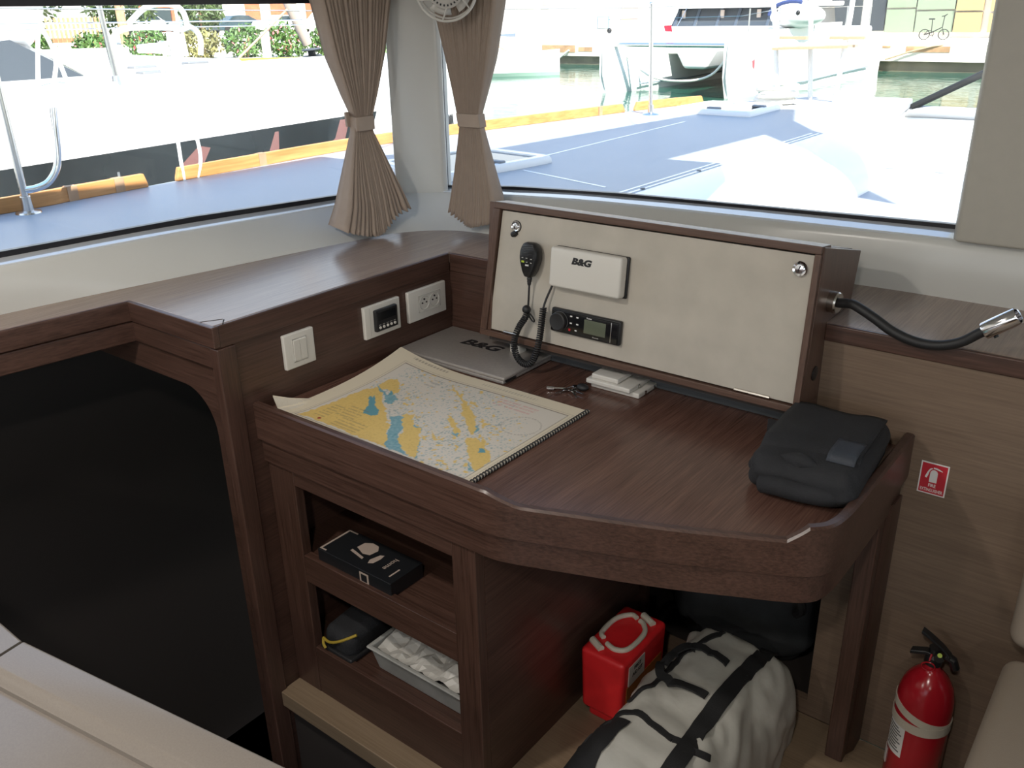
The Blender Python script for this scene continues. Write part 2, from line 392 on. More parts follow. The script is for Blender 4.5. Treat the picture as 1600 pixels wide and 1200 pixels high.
# ================================================================== CHART TABLE
tb = thing('chart_table', 'dark brown veneered chart table with raised edge and curved front corner', 'table', (.6, 1.4, 0))
OUT = [(0, 1.032), (.3, 1.032), (.60, 1.032), (.652, 1.033), (.70, 1.043), (.80, 1.080), (.955, 1.140), (1.08, 1.198), (1.138, 1.226), (1.168, 1.245), (1.188, 1.270), (1.197, 1.31), (1.2, 1.374), (1.2, 1.5), (1.2, 1.686)]
ol = spline([Vector((x, y, 0)) for x, y in OUT], 8)
def inner(i, d):
    a = ol[max(i-1, 0)]; b = ol[min(i+1, len(ol)-1)]; t = (b-a).normalized(); return ol[i]+Vector((-t.y, t.x, 0))*d
# tabletop
tp = [(inner(i, .006).x, inner(i, .006).y) for i in range(len(ol))]+[(.0, 1.69)]
tp[0] = (0, tp[0][1])
m = MB().prism([(min(x, 1.196), min(y, 1.689)) for x, y in tp], ZD-.03, ZD); m.build('tabletop', 'desk_veneer', tb, bevel=.0015)
def ztop(p):
    x, y = p.x, p.y
    if x < .655 and y < 1.1: return .770
    if x < .715: return .770-(x-.655)/.06*.019
    if y < 1.223: return .751
    if y < 1.24: return .751+(y-1.223)/.017*.026
    return .777
rings = []
for i, p in enumerate(ol):
    zt = ztop(p); q = inner(i, .019); e = inner(i, .004); k = inner(i, .015)
    rings.append([Vector((p.x, p.y, .684)), Vector((p.x, p.y, zt-.004)), Vector((e.x, e.y, zt)), Vector((k.x, k.y, zt)), Vector((q.x, q.y, zt-.004)), Vector((q.x, q.y, .684))])
MB().loft(rings).build('edge_rail', 'wenge', tb, smooth=True, angle=11)
rings = []
for i, p in enumerate(ol):
    a = inner(i, .010); q = inner(i, .028)
    rings.append([Vector((a.x, a.y, .625)), Vector((a.x, a.y, .684)), Vector((q.x, q.y, .684)), Vector((q.x, q.y, .625))])
MB().loft(rings).build('apron', 'wenge', tb, smooth=True, angle=28)
l = MB(); l.prism([(1.148, 1.592), (1.186, 1.592), (1.186, 1.689), (1.148, 1.689)], 0, .64); l.build('leg', 'wenge_up', tb, bevel=.003)
l = MB(); l.prism([(1.186, 1.62), (1.196, 1.645), (1.196, 1.689), (1.186, 1.689)], 0, .64); l.build('leg_facing', 'wenge_up', tb, bevel=.002)

# --- open shelf cabinet under the table
cb = thing('shelf_cabinet', 'dark open-fronted two-shelf cabinet under the left half of the chart table', 'cabinet', (.31, 1.37, 0))
for a, b in ((.001, .085), (.552, .612)):
    m = MB(); m.box(a, b, 1.05, 1.075, .0, .622); m.build('stile', 'wenge_up', cb, bevel=.002)
for a, b in ((.583, .622), (.328, .40), (0, .138)):
    m = MB(); m.box(.085, .552, 1.051, 1.074, a, b); m.build('rail', 'wenge', cb, bevel=.002)
m = MB(); m.box(.592, .612, 1.075, 1.685, .0, .622); m.build('side_panel', 'wenge_along', cb, bevel=.001)
m = MB(); m.box(.002, .592, 1.074, 1.685, .375, .392); m.build('shelf', 'wenge', cb)
m = MB(); m.box(.002, .592, 1.074, 1.685, .113, .13); m.build('shelf', 'wenge', cb)
m = MB(); m.box(.002, .592, 1.50, 1.51, .13, .622); m.build('back_panel', 'dark_panel', cb)

# ================================================================== INSTRUMENT CONSOLE
cn = thing('instrument_console', 'brown framed tilted console box with grey front panel on the chart table', 'console', (.6, 1.6, .745))
CB = [Vector((.182, 1.588, .8045)), Vector((1.0034, 1.581, .8045)), Vector((1.0005, 1.618, 1.134)), Vector((.212, 1.625, 1.1325))]
NN = Vector((-.0085, -.9933, .1151)).normalized()
EX = Vector((1, -.0085, 0)).normalized(); EY = NN.cross(EX); EY = EY if EY.z > 0 else -EY
def cst(s, t, w=0): return CB[0].lerp(CB[1], s).lerp(CB[3].lerp(CB[2], s), t)+NN*w
def con(x, v, w=0):
    t = v/.331; l = .182+.03*t; r = 1.0034-.003*t
    return cst((x-l)/(r-l), t, w)
def cquad(mb, s0, s1, t0, t1, w0, w1):
    mb.hexa([cst(s0, t0, w0), cst(s1, t0, w0), cst(s1, t1, w0), cst(s0, t1, w0), cst(s0, t0, w1), cst(s1, t0, w1), cst(s1, t1, w1), cst(s0, t1, w1)])
fs, ft = .0195, .055
m = MB(); cquad(m, 0, 1, 1-ft*.85, 1, -.05, 0); m.build('frame_top', 'frame_wood', cn, bevel=.0015)
m = MB(); cquad(m, 0, 1, 0, ft*.8, -.1, 0); m.build('frame_bottom', 'frame_wood', cn, bevel=.0015)
for s0, s1 in ((0, fs*1.25), (1-fs*.8, 1)):
    m = MB(); cquad(m, s0, s1, ft*.8, 1-ft*.85, -.05, 0); m.build('frame_side', 'frame_wood_up', cn, bevel=.0015)
m = MB(); cquad(m, fs*1.25+.003, 1-fs*.8-.003, ft*.8+.008, 1-ft*.85-.012, -.02, -.009); fp = m.build('front_panel', 'console_panel', cn, bevel=.001)
m = MB(); cquad(m, .006, .994, .02, .985, -.05, -.024); m.build('backing', 'seam_dark', cn)
side = [(1.588, .8045), (1.622, 1.133), (1.845, 1.08), (1.82, ZL+.001), (1.683, ZL+.001), (1.683, .79), (1.645, .79)]
for x0, x1, z in ((.985, 1.0034, 0), (.196, .213, 0)):
    m = MB(); m.prism([(y+.006, zz-.002*(zz > 1)) for y, zz in side], x0, x1, 'x'); m.build('side_panel', 'frame_wood_up', cn, bevel=.0015)
m = MB(); m.prism([(1.63, 1.118), (1.63, 1.1315), (1.845, 1.081), (1.842, 1.066)], .21, .987, 'x'); m.build('top_panel', 'frame_wood', cn, bevel=.001)
m = MB(); m.prism([(1.60, .792), (1.60, .803), (1.68, .803), (1.68, .792)], .205, .99, 'x'); m.build('bottom_panel', 'dark_panel', cn)
m = MB(); m.box(.21, .99, 1.664, 1.684, ZD, .772); m.build('plinth', 'grey_strip', cn, bevel=.001)
m = MB(); m.rbox((.268, 1.635, .769), (.016, .016, .023), .006); m.build('foot', 'white_plastic', cn)
m = MB(); m.lathe([(.0005, 0), (.013, 0), (.015, .001), (.015, .0025), (.010, .003), (.0005, .003)], (1.0034, 1.649, .871), (1, 0, 0)); m.build('vent_plug', 'black_plastic', cn)
# latches
def latch(x, v, rr, flap):
    c = con(x, v, -.009); m = MB(); m.lathe([(.0003, 0), (rr, 0), (rr, .004), (rr*.88, .0065), (rr*.62, .0055), (rr*.58, .0075), (.0003, .008)], c, NN, 28); L = m.build('latch', 'chrome', cn)
    s = MB(); e = EX*math.cos(1.3)+EY*math.sin(1.3); k = NN.cross(e); P = c+NN*.0082
    s.hexa([P+e*a*rr*.45+k*b*.0008+NN*d for d in (0, .0006) for a, b in ((-1, -1), (1, -1), (1, 1), (-1, 1))]); s.build('key_slot', 'ink', L)
    if flap:
        s = MB(); s.lathe([(.0005, 0), (rr*1.12, 0), (rr*1.12, .002), (.0005, .002)], c, NN, 24); s.tube([c+NN*.002+EX*.003-EY*.013, c+NN*.002-EX*.004-EY*.018, c+NN*.002-EX*.011-EY*.021], [.006, .0075, .006], 10); s.build('cover_flap', 'black_rubber', L)
latch(.276, .279, .0125, True); latch(.9625, .283, .0150, False)
for a, b, v in ((.255, .300, .0185), (.864, .94, .018)):
    m = MB(); m.hexa([con(a, v, -.008), con(b, v, -.008), con(b, v+.004, -.008), con(a, v+.004, -.008), con(a, v, -.004), con(b, v, -.004), con(b, v+.003, -.005), con(a, v+.003, -.005)]); m.build('hinge', 'nickel', cn)

# ================================================================== GOOSENECK LAMP
lp = thing('reading_lamp', 'chrome and black gooseneck reading lamp on the right side of the console', 'lamp', (1.0034, 1.696, 1.008))
m = MB(); m.lathe([(.0005, 0), (.0215, 0), (.0215, .016), (.019, .019), (.0005, .019)], (1.0034, 1.69, 1.01), (1, -.1, 0), 30); m.build('mount', 'nickel', lp)
neck = spline([(1.018, 1.688, 1.010), (1.045, 1.675, 1.0165), (1.0602, 1.667, 1.0175), (1.0978, 1.66, 1.003), (1.1359, 1.66, .9825), (1.1775, 1.66, .9712), (1.2162, 1.66, .9724), (1.2518, 1.66, .9858), (1.2792, 1.66, 1.0085), (1.2925, 1.66, 1.0195)], 6)
m = MB(); m.tube(neck, .0094, 12); m.build('gooseneck', 'black_rubber', lp)
d = Vector((.052, 0, .041)).normalized(); hb = Vector((1.287, 1.66, 1.0148))
m = MB(); m.lathe([(.009, -.002), (.0155, 0), (.0160, .002), (.0160, .058), (.0150, .060), (.013, .059), (.012, .045), (.0005, .044)], hb, d, 30); hd = m.build('lamp_head', 'chrome', lp)
m = MB(); m.box(-.004, .004, -.0025, .0025, -.002, .0025)
bt = MB(); c = hb+d*.012+Vector((.62, -.1, -.78)).normalized()*.016; bt.tube([c, c+Vector((.62, -.1, -.78)).normalized()*.003], .004, 10); bt.build('switch', 'black_plastic', hd)
# ================================================================== WALL PLATES
def wall_plate(name, y0, y1, label, cat):
    t = thing(name, label, cat, (.0, (y0+y1)/2, .8165))
    m = MB(); m.rbox((.0055, (y0+y1)/2, .857), (.0055, (y1-y0)/2, .041), .003); m.build('plate', 'white_plastic', t)
    return t
sw = wall_plate('light_switch', 1.125, 1.210, 'square white double light switch, leftmost plate on the dark side wall', 'switch')
for a, b in ((1.149, 1.1665), (1.1675, 1.185)):
    m = MB(); m.hexa([(.010, a, .832), (.010, b, .832), (.010, b, .882), (.010, a, .882), (.0125, a, .833), (.0125, b, .833), (.0145, b, .881), (.0145, a, .881)]); m.build('rocker', 'white_plastic', sw, bevel=.0008)
m = MB(); m.tube([(.011, 1.147, .83), (.011, 1.187, .83), (.011, 1.187, .884), (.011, 1.147, .884)], .0012, 6, closed=True); m.build('bezel', 'white_plastic_dim', sw)
th = wall_plate('gauge_panel', 1.366, 1.487, 'white wall plate with black five-button display between switch and sockets', 'control panel')
m = MB(); m.rbox((.014, 1.432, .8575), (.006, .037, .0275), .003); m.build('display_unit', 'black_plastic', th)
m = MB(); m.box(.0195, .0204, 1.402, 1.462, .858, .878); m.build('screen', 'black_gloss', th)
for k in range(5):
    y = 1.407+k*.0125; m = MB(); m.lathe([(.0003, 0), (.0038, 0), (.0034, .002), (.0003, .0022)], (.0198, y, .840), (1, 0, 0), 14); m.build('button', 'white_plastic', th)
    m = MB(); m.box(.0199, .0203, y-.0035, y+.0035, .8465, .8475); m.build('caption', 'white_plastic_dim', th)
for y in (1.384, 1.478):
    m = MB(); m.box(.0105, .0113, y-.0007, y+.0007, .822, .892); m.build('cover_seam', 'white_plastic_dim', th)
so = wall_plate('wall_socket', 1.517, 1.658, 'white double power socket nearest the console on the side wall', 'socket')
m = MB(); m.tube([(.0112, 1.553, .836), (.0112, 1.634, .836), (.0112, 1.634, .880), (.0112, 1.553, .880)], .0011, 6, closed=True); m.build('bezel', 'white_plastic_dim', so)
for y in (1.5745, 1.613):
    m = MB(); m.lathe([(.0003, -.0085), (.0155, -.0085), (.0165, .0005), (.0185, .0012), (.0185, 0), (.0003, -.0095)], (.0112, y, .858), (1, 0, 0), 28); w = m.build('socket_well', 'white_plastic_dim', so)
    for dy, dz, rr in ((-.0075, .001, .0022), (.0075, .001, .0022), (0, .010, .0026)):
        h = MB(); h.lathe([(.0002, 0), (rr, 0), (rr, .0128), (.0002, .0128)], (.0, y+dy, .858+dz), (1, 0, 0), 10); h.build('pin_hole', 'ink', w)

# ================================================================== RADIO GEAR ON THE CONSOLE
def cbox(mb, x0, x1, v0, v1, w0, w1, r=.004):
    c = con((x0+x1)/2, (v0+v1)/2, (w0+w1)/2); M = Matrix((EX, EY, NN)).transposed()
    mb.rbox(c, ((x1-x0)/2, (v1-v0)/2, (w1-w0)/2), r, 3, M); return mb
gp = thing('instrument_cover', 'white rounded box with black lettering mounted on the grey console panel', 'instrument', con(.495, .165, -.009))
cbox(MB(), .399, .592, .160, .252, -.009, -.001, .003).build('base', 'black_plastic', gp)
cbox(MB(), .401, .590, .162, .2525, -.002, .026, .007).build('cover', 'white_plastic', gp)
text('lettering', 'B&G', .0195, con(.487, .2275, .0262), EX, EY, 'ink', gp, offset=.0011, shear=.22, sx=1.35, extrude=.0002)
st = thing('marine_stereo', 'black stereo head unit with big knob and small screen under the white box', 'stereo', con(.485, .055, -.009))
cbox(MB(), .400, .588, .053, .109, -.009, .004, .004).build('body', 'black_plastic', st)
fcp = cbox(MB(), .403, .585, .056, .106, .002, .0075, .0022).build('faceplate', 'black_gloss', st)
m = MB(); m.lathe([(.0003, 0), (.0215, 0), (.0225, .002), (.021, .012), (.0185, .0135), (.016, .0128), (.0003, .0124)], con(.4285, .0815, .0075), NN, 32); m.build('volume_knob', 'black_rubber', st)
m = MB(); m.tube(circle(con(.4285, .0815, .009), .0226, EX, EY, 36), .0008, 6, closed=True); m.build('knob_ring', 'grey_ink', st)
cbox(MB(), .495, .553, .066, .098, .006, .0082, .001).build('screen', 'lcd', st)
cbox(MB(), .566, .5685, .058, .104, .006, .009, .001).build('trim_bar', 'steel', st)
for x, v, mt in ((.459, .098, 'white_ink'), (.476, .098, 'white_ink'), (.459, .082, 'white_ink'), (.477, .082, 'white_ink'), (.4565, .066, 'red_dot'), (.474, .067, 'white_ink')):
    m = MB(); h = .0028 if mt == 'red_dot' else .0016; wd = .0028 if mt == 'red_dot' else .003
    cbox(m, x-wd, x+wd, v-h, v+h, .007, .0082, .0005); m.build('button', mt, st)
text('lettering', 'Fusion', .0052, con(.508, .1015, .0078), EX, EY, 'white_ink', st, offset=.0001, extrude=.0001)
text('lettering', 'Bluetooth', .004, con(.528, .0605, .0078), EX, EY, 'white_plastic_dim', st, extrude=.0001)

mi = thing('radio_handset', 'black radio handset with coiled cord hanging on the left of the console', 'radio handset', con(.335, .17, -.009))
def outl(w, k=1.):
    pts = []
    for a, b in ((.0, 1), (.35, 1.0), (.62, .93), (.85, .72), (.97, .50), (1.0, .18), (1.0, .1), (.88, -.25), (.62, -.72), (.36, -.97), (.22, -1.0)): pts.append((a, b))
    P = pts+[(-a, b) for a, b in pts[::-1] if a > 0]
    return [con(.337+a*.0255*k, .211+b*.041*k, w) for a, b in P]
m = MB(); m.loft([outl(-.004, .86), outl(.002, .97), outl(.014, 1.0), outl(.021, .97), outl(.0245, .86)]); hs = m.build('handset', 'black_plastic', mi, smooth=True, angle=40)
for k in range(6):
    v = .243-k*.0042; m = MB(); m.tube([con(.322, v-.002, .0243), con(.352, v+.001, .0243)], .0009, 6); m.build('speaker_slot', 'ink', mi)
for i, (x, v) in enumerate(((.324, .2155), (.336, .2155), (.349, .2145), (.325, .2065), (.337, .2065), (.349, .206))):
    m = MB(); cbox(m, x-.004, x+.004, v-.0023, v+.0023, .0242, .0256, .0006); b = m.build('button', 'key_yellow' if i == 3 else 'black_rubber', mi)
    if i == 3: b['label'] = 'yellow green lit button'
    else:
        m = MB(); cbox(m, x-.0023, x+.0023, v-.0007, v+.0007, .0254, .0259, .0002); m.build('legend', 'white_plastic_dim', b)
text('lettering', 'B&G', .0052, con(.337, .199, .0247), EX, EY, 'white_ink', mi, offset=.0002, shear=.2, extrude=.0001)
m = MB(); m.lathe([(.0003, .001), (.0065, .0), (.0058, .004), (.0065, .006), (.0052, .010), (.0058, .012), (.0045, .016), (.0048, .018), (.003, .022)], con(.337, .172, .011), -EY, 14); m.build('strain_relief', 'black_rubber', mi)
def cpath(P): return [con(*p) for p in P]
m = MB(); m.tube(spline(cpath([(.337, .155, .011), (.336, .13, .009), (.334, .10, .006)]), 6), .0024, 8); m.build('cord', 'black_rubber', mi)
m = MB(); m.sphere(con(.334, .092, .012), .0105, 16, 10); m.tube(spline(cpath([(.338, .086, .01), (.352, .078, .012), (.358, .068, .01), (.348, .066, .006), (.336, .078, .006)]), 6), .0018, 8); m.build('cord_clip', 'black_rubber', mi)
hp = spline(cpath([(.338, .085, .014), (.334, .070, .018), (.322, .048, .022), (.316, .022, .028), (.320, -.005, .032), (.335, -.026, .034), (.356, -.034, .034), (.374, -.024, .032), (.383, .005, .028), (.385, .04, .022), (.384, .075, .017), (.383, .105, .013)]), 30)
L = 0; ds = [0]
for a, b in zip(hp, hp[1:]): L += (b-a).length; ds.append(L)
hel = []; turns = L/.0052; per = 10
import bisect
for k in range(int(turns*per)+1):
    s = k/(turns*per)*L; i = min(max(bisect.bisect(ds, s)-1, 0), len(hp)-2); f = (s-ds[i])/max(ds[i+1]-ds[i], 1e-9)
    c = hp[i].lerp(hp[i+1], f); t = (hp[i+1]-hp[i]).normalized(); n1 = (NN-t*NN.dot(t)).normalized(); n2 = t.cross(n1); a = 2*pi*k/per
    hel.append(c+(n1*math.cos(a)+n2*math.sin(a))*.0066)
m = MB(); m.tube(hel, .0021, 6); m.build('coiled_cord', 'black_rubber', mi)
m = MB(); m.tube(spline(cpath([(.383, .104, .013), (.386, .125, .008), (.397, .160, .002), (.402, .185, -.004)]), 6), .0026, 8); m.build('cord', 'black_rubber', mi)

# ================================================================== ON THE TABLE
lc = thing('document_case', 'flat silver grey case with black lettering lying under the console corner', 'case', (.175, 1.58, ZD))
m = MB(); m.rbox((.176, 1.578, ZD+.0045), (.171, .104, .0045), .003); m.build('lower_shell', 'silver_case', lc)
m = MB(); m.rbox((.177, 1.58, ZD+.013), (.173, .106, .0045), .0035); m.build('upper_shell', 'silver_case', lc)
m = MB(); m.box(.3475, .3505, 1.482, 1.52, ZD+.004, ZD+.0085); m.build('tab', 'black_plastic', lc)
text('lettering', 'B&G', .048, (.166, 1.612, ZD+.0176), (1, .02, 0), (0, 1, 0), 'ink', lc, offset=.0018, shear=.22, sx=1.28, extrude=.0002)

# stack of white cases
def white_case(x0, x1, y0, y1, z, h, label, clips):
    t = thing('white_case', label, 'case', ((x0+x1)/2, (y0+y1)/2, z), 'white plastic cases stacked on the table')
    m = MB(); m.rbox(((x0+x1)/2, (y0+y1)/2, z+h/2), ((x1-x0)/2, (y1-y0)/2, h/2), .003); m.build('body', 'white_plastic', t)
    for y in clips:
        m = MB(); m.box(x1-.001, x1+.002, y, y+.006, z+.002, z+h-.002); m.build('clip', 'steel', t)
white_case(.518, .645, 1.584, 1.682, ZD, .0125, 'widest flat white case at the bottom of the stack beside the keys', (1.61, 1.65))
white_case(.512, .628, 1.572, 1.668, ZD+.0126, .0115, 'middle flat white case of the stack beside the keys', (1.61,))
white_case(.522, .592, 1.580, 1.66, ZD+.0242, .0115, 'smallest white case on top of the stack beside the keys', ())

# bunch of keys
kb = thing('key_bunch', 'bunch of small metal keys with a black fob lying on the table', 'keys', (.495, 1.54, ZD))
m = MB(); m.tube(circle((.494, 1.536, ZD+.006), .010, (1, 0, .2), (0, 1, .1), 28), .0011, 6, closed=True); m.build('key_ring', 'chrome', kb)
def key(a, l, bw, nm='key'):
    d = Vector((math.cos(a), math.sin(a), 0)); n = Vector((-d.y, d.x, 0)); o = Vector((.494, 1.536, ZD+.004))+d*.008
    m = MB(); m.lathe([(.0003, 0), (bw, 0), (bw, .0018), (.0003, .0018)], o+d*bw+Vector((0, 0, .002)), (0, 0, 1), 14)
    q = o+d*(bw*2-.001); m.hexa([q-n*.0022, q+d*l-n*.0016, q+d*l+n*.0016, q+n*.0022]+[p+Vector((0, 0, .0018)) for p in (q-n*.0022, q+d*l-n*.0016, q+d*l+n*.0016, q+n*.0022)])
    m.build(nm, 'steel', kb)
key(math.radians(250), .022, .006); key(math.radians(75), .030, .007); key(math.radians(320), .032, .006); key(math.radians(350), .022, .006)
m = MB(); m.tube([(.485, 1.530, ZD+.006), (.462, 1.516, ZD+.006)], .0018, 8); m.tube([(.462, 1.516, ZD+.006), (.448, 1.5075, ZD+.006)], .0042, 10); m.build('tubular_key', 'chrome', kb)
m = MB(); m.sphere((.517, 1.552, ZD+.009), .013, 14, 9, (1.15, .9, .62)); m.build('fob', 'black_rubber', kb)

# black pouch
bg = thing('camera_pouch', 'soft black fabric pouch lying on the right end of the chart table', 'bag', (1.09, 1.48, ZD))
m = MB(); M = Matrix.Rotation(math.radians(3), 3, 'Z'); cc = Vector((1.088, 1.482, ZD+.041))
m.rbox((0, 0, 0), (.098, .128, .04), .030, 8)
for i, p in enumerate(m.v):
    q = M @ p; fr = max(0, -p.y-.02)/.11
    n = noise.noise(Vector((p.x*16, p.y*13, p.z*18)))*.010+abs(noise.noise(Vector((p.x*20+p.y*14, p.y*24-p.x*9, p.z*26))))*.012-.004
    d = p.normalized()
    q += M @ Vector((d.x*n, d.y*n, d.z*n)); q.z += .004*math.sin(p.x*26)-fr*.010*(p.z > 0)
    m.v[i] = cc+q
for p in m.v: p.z = max(p.z, ZD+.0005)
m.build('pouch', 'black_cloth', bg, smooth=True, angle=80)
fl = MB(); fl.grid(lambda u, v: cc+M @ Vector((-.088+u*.172, .115-v*.195, .0435+.002*math.sin(u*9)-max(0, v-.86)*.12+noise.noise(Vector((u*4, v*4, 2)))*.0025)), 14, 14)
fl.build('flap', 'black_cloth', bg, smooth=True, angle=80).modifiers.new('thick', 'SOLIDIFY').thickness = .004
pt = MB(); pt.grid(lambda u, v: cc+M @ Vector((.032+u*.048, -.015-v*.075, .0485-max(0, v-.8)*.06)), 6, 6)
p = pt.build('hook_patch', 'velcro', bg, smooth=True); p['label'] = 'dark bluish rectangular patch'; p.modifiers.new('thick', 'SOLIDIFY').thickness = .002
fd2 = MB(); fd2.tube(spline([cc+Vector(q) for q in ((-.09, -.095, -.012), (-.05, -.10, .022), (.0, -.105, .030), (.05, -.10, .020), (.088, -.07, -.004))], 5), [.010+.006*math.sin(k*.8) for k in range(21)], 10); fd2.build('rolled_edge', 'black_cloth', bg, smooth=True)
rl = MB(); rl.tube(spline([cc+Vector(q) for q in ((-.055, -.128, -.02), (-.02, -.136, -.012), (.02, -.13, -.014), (.06, -.118, -.014), (.082, -.09, -.016))], 5), [.018]*21, 12); rl.build('rolled_edge', 'black_cloth', bg, smooth=True)
sl = MB()
sp = spline([cc+Vector(q) for q in ((-.085, .02, .022), (-.118, .045, .01), (-.128, .08, -.012), (-.115, .115, -.018), (-.085, .12, .0))], 8)
sl.loft([[p+Vector((0, 0, .012)), p-Vector((0, 0, .012)), p-Vector((.003, 0, .012)), p+Vector((-.003, 0, .012))] for p in sp]); sl.build('strap', 'webbing', bg, smooth=True)

# ---------------------------------------------------------------- nautical chart
ch = thing('nautical_chart', 'spiral-bound paper sea chart of yellow islands open on the chart table', 'chart', (.31, 1.26, ZD))
X0, X1, Y0, Y1 = .030, .592, 1.062, 1.462
def chart_pt(u, v, dz=0):
    z = ZD+.0035
    z += .027*max(0, 1-u/.42)**2*v**2.2
    z += .034*max(0, 1-u/.045)**2*max(0, 1-v/.22)
    z += .004*max(0, 1-v/.1)*max(0, 1-u/.9)+.0015*math.sin(u*7)*math.sin(v*5+1)
    x = X0+(X1-X0)*u-.018*max(0, 1-u/.3)*(math.sin(pi*v)**1.0)*-1*.9
    x += .004*max(0, 1-u/.05)*max(0, 1-v/.35)
    return Vector((x, Y0+(Y1-Y0)*v, z+dz))
def inpoly(x, y, P):
    c = False; j = len(P)-1
    for i in range(len(P)):
        if (P[i][1] > y) != (P[j][1] > y) and x < (P[j][0]-P[i][0])*(y-P[i][1])/(P[j][1]-P[i][1])+P[i][0]: c = not c
        j = i
    return c
LAND =  [[(0.11, 0.043), (0.117, 0.24), (0.124, 0.474), (0.152, 0.571), (0.19, 0.527), (0.244, 0.5), (0.272, 0.446), (0.343, 0.387), (0.367, 0.347), (0.412, 0.298), (0.435, 0.26), (0.463, 0.243), (0.485, 0.191), (0.544, 0.108), (0.58, 0.048), (0.428, 0.047), (0.259, 0.052)], [(0.149, 0.584), (0.141, 0.676), (0.167, 0.706), (0.218, 0.659), (0.262, 0.587), (0.277, 0.534), (0.24, 0.563), (0.199, 0.571), (0.19, 0.544)], [(0.446, 0.364), (0.449, 0.398), (0.487, 0.389), (0.518, 0.344), (0.558, 0.308), (0.579, 0.315), (0.605, 0.254), (0.645, 0.209), (0.667, 0.162), (0.727, 0.051), (0.683, 0.059), (0.636, 0.091), (0.568, 0.16), (0.545, 0.222), (0.521, 0.272), (0.481, 0.307)], [(0.612, 0.469), (0.581, 0.531), (0.624, 0.496), (0.668, 0.449), (0.719, 0.398), (0.713, 0.377), (0.679, 0.401)], [(0.398, 0.838), (0.449, 0.8), (0.519, 0.731), (0.577, 0.687), (0.642, 0.623), (0.698, 0.554), (0.764, 0.444), (0.772, 0.408), (0.732, 0.44), (0.667, 0.524), (0.596, 0.609), (0.555, 0.682), (0.466, 0.764)], [(0.565, 0.725), (0.581, 0.724), (0.631, 0.692), (0.63, 0.675), (0.596, 0.69)], [(0.616, 0.338), (0.687, 0.252), (0.668, 0.261)], [(0.774, 0.271), (0.775, 0.291), (0.812, 0.221), (0.8, 0.224)], [(0.767, 0.36), (0.793, 0.373), (0.797, 0.405), (0.835, 0.373), (0.809, 0.432), (0.842, 0.395), (0.873, 0.331), (0.91, 0.315), (0.957, 0.234), (0.961, 0.115), (0.921, 0.16), (0.889, 0.19), (0.824, 0.282)], [(0.87, 0.046), (0.848, 0.093), (0.878, 0.059)], [(0.711, 0.583), (0.734, 0.576), (0.748, 0.544), (0.73, 0.55)], [(0.475, 0.408), (0.5, 0.402), (0.509, 0.38)], [(0.364, 0.49), (0.389, 0.493), (0.393, 0.464)]]
SHALLOW =  [[(0.128, 0.595), (0.159, 0.578), (0.234, 0.523), (0.283, 0.541), (0.319, 0.51), (0.331, 0.434), (0.298, 0.439), (0.248, 0.504), (0.19, 0.527)], [(0.412, 0.329), (0.452, 0.363), (0.49, 0.316), (0.524, 0.275), (0.533, 0.21), (0.583, 0.147), (0.65, 0.078), (0.685, 0.056), (0.58, 0.048), (0.544, 0.108), (0.488, 0.194), (0.464, 0.244)], [(0.524, 0.35), (0.564, 0.314), (0.582, 0.318), (0.595, 0.287), (0.57, 0.291)], [(0.728, 0.48), (0.735, 0.517), (0.771, 0.464), (0.775, 0.425)], [(0.639, 0.203), (0.645, 0.209), (0.732, 0.051), (0.726, 0.05)], [(0.883, 0.184), (0.961, 0.115), (0.936, 0.113)], [(0.692, 0.371), (0.722, 0.394), (0.741, 0.348), (0.715, 0.351)]]
LAKE =  [[(0.192, 0.446), (0.222, 0.444), (0.202, 0.479), (0.267, 0.407), (0.285, 0.377), (0.334, 0.346), (0.364, 0.297), (0.352, 0.262), (0.304, 0.267), (0.286, 0.297), (0.263, 0.354)], [(0.858, 0.315), (0.878, 0.323), (0.899, 0.295), (0.878, 0.282)], [(0.226, 0.582), (0.27, 0.544), (0.257, 0.514)]]
SPECK =  [(0.222, 0.595, 0.167), (0.343, 0.519, 0.19), (0.232, 0.816, 0.143), (0.5, 0.386, 0.143), (0.405, 0.827, 0.143), (0.596, 0.707, 0.262), (0.727, 0.523, 0.262), (0.726, 0.348, 0.286), (0.837, 0.322, 0.286), (0.713, 0.278, 0.214), (0.906, 0.132, 0.19), (0.823, 0.048, 0.214), (0.411, 0.391, 0.167), (0.62, 0.298, 0.143)]
ROSE =  (0.871, 0.638)
NOTES = [(.655, .77, .845, .85, (.60, .22, .22), .016), (.15, .10, .21, .26, (.2, .16, .1), .014), (.215, .17, .32, .30, (.2, .16, .1), .014), (.27, .065, .41, .17, (.2, .16, .1), .014), (.30, .75, .36, .84, (.2, .2, .2), .02)]
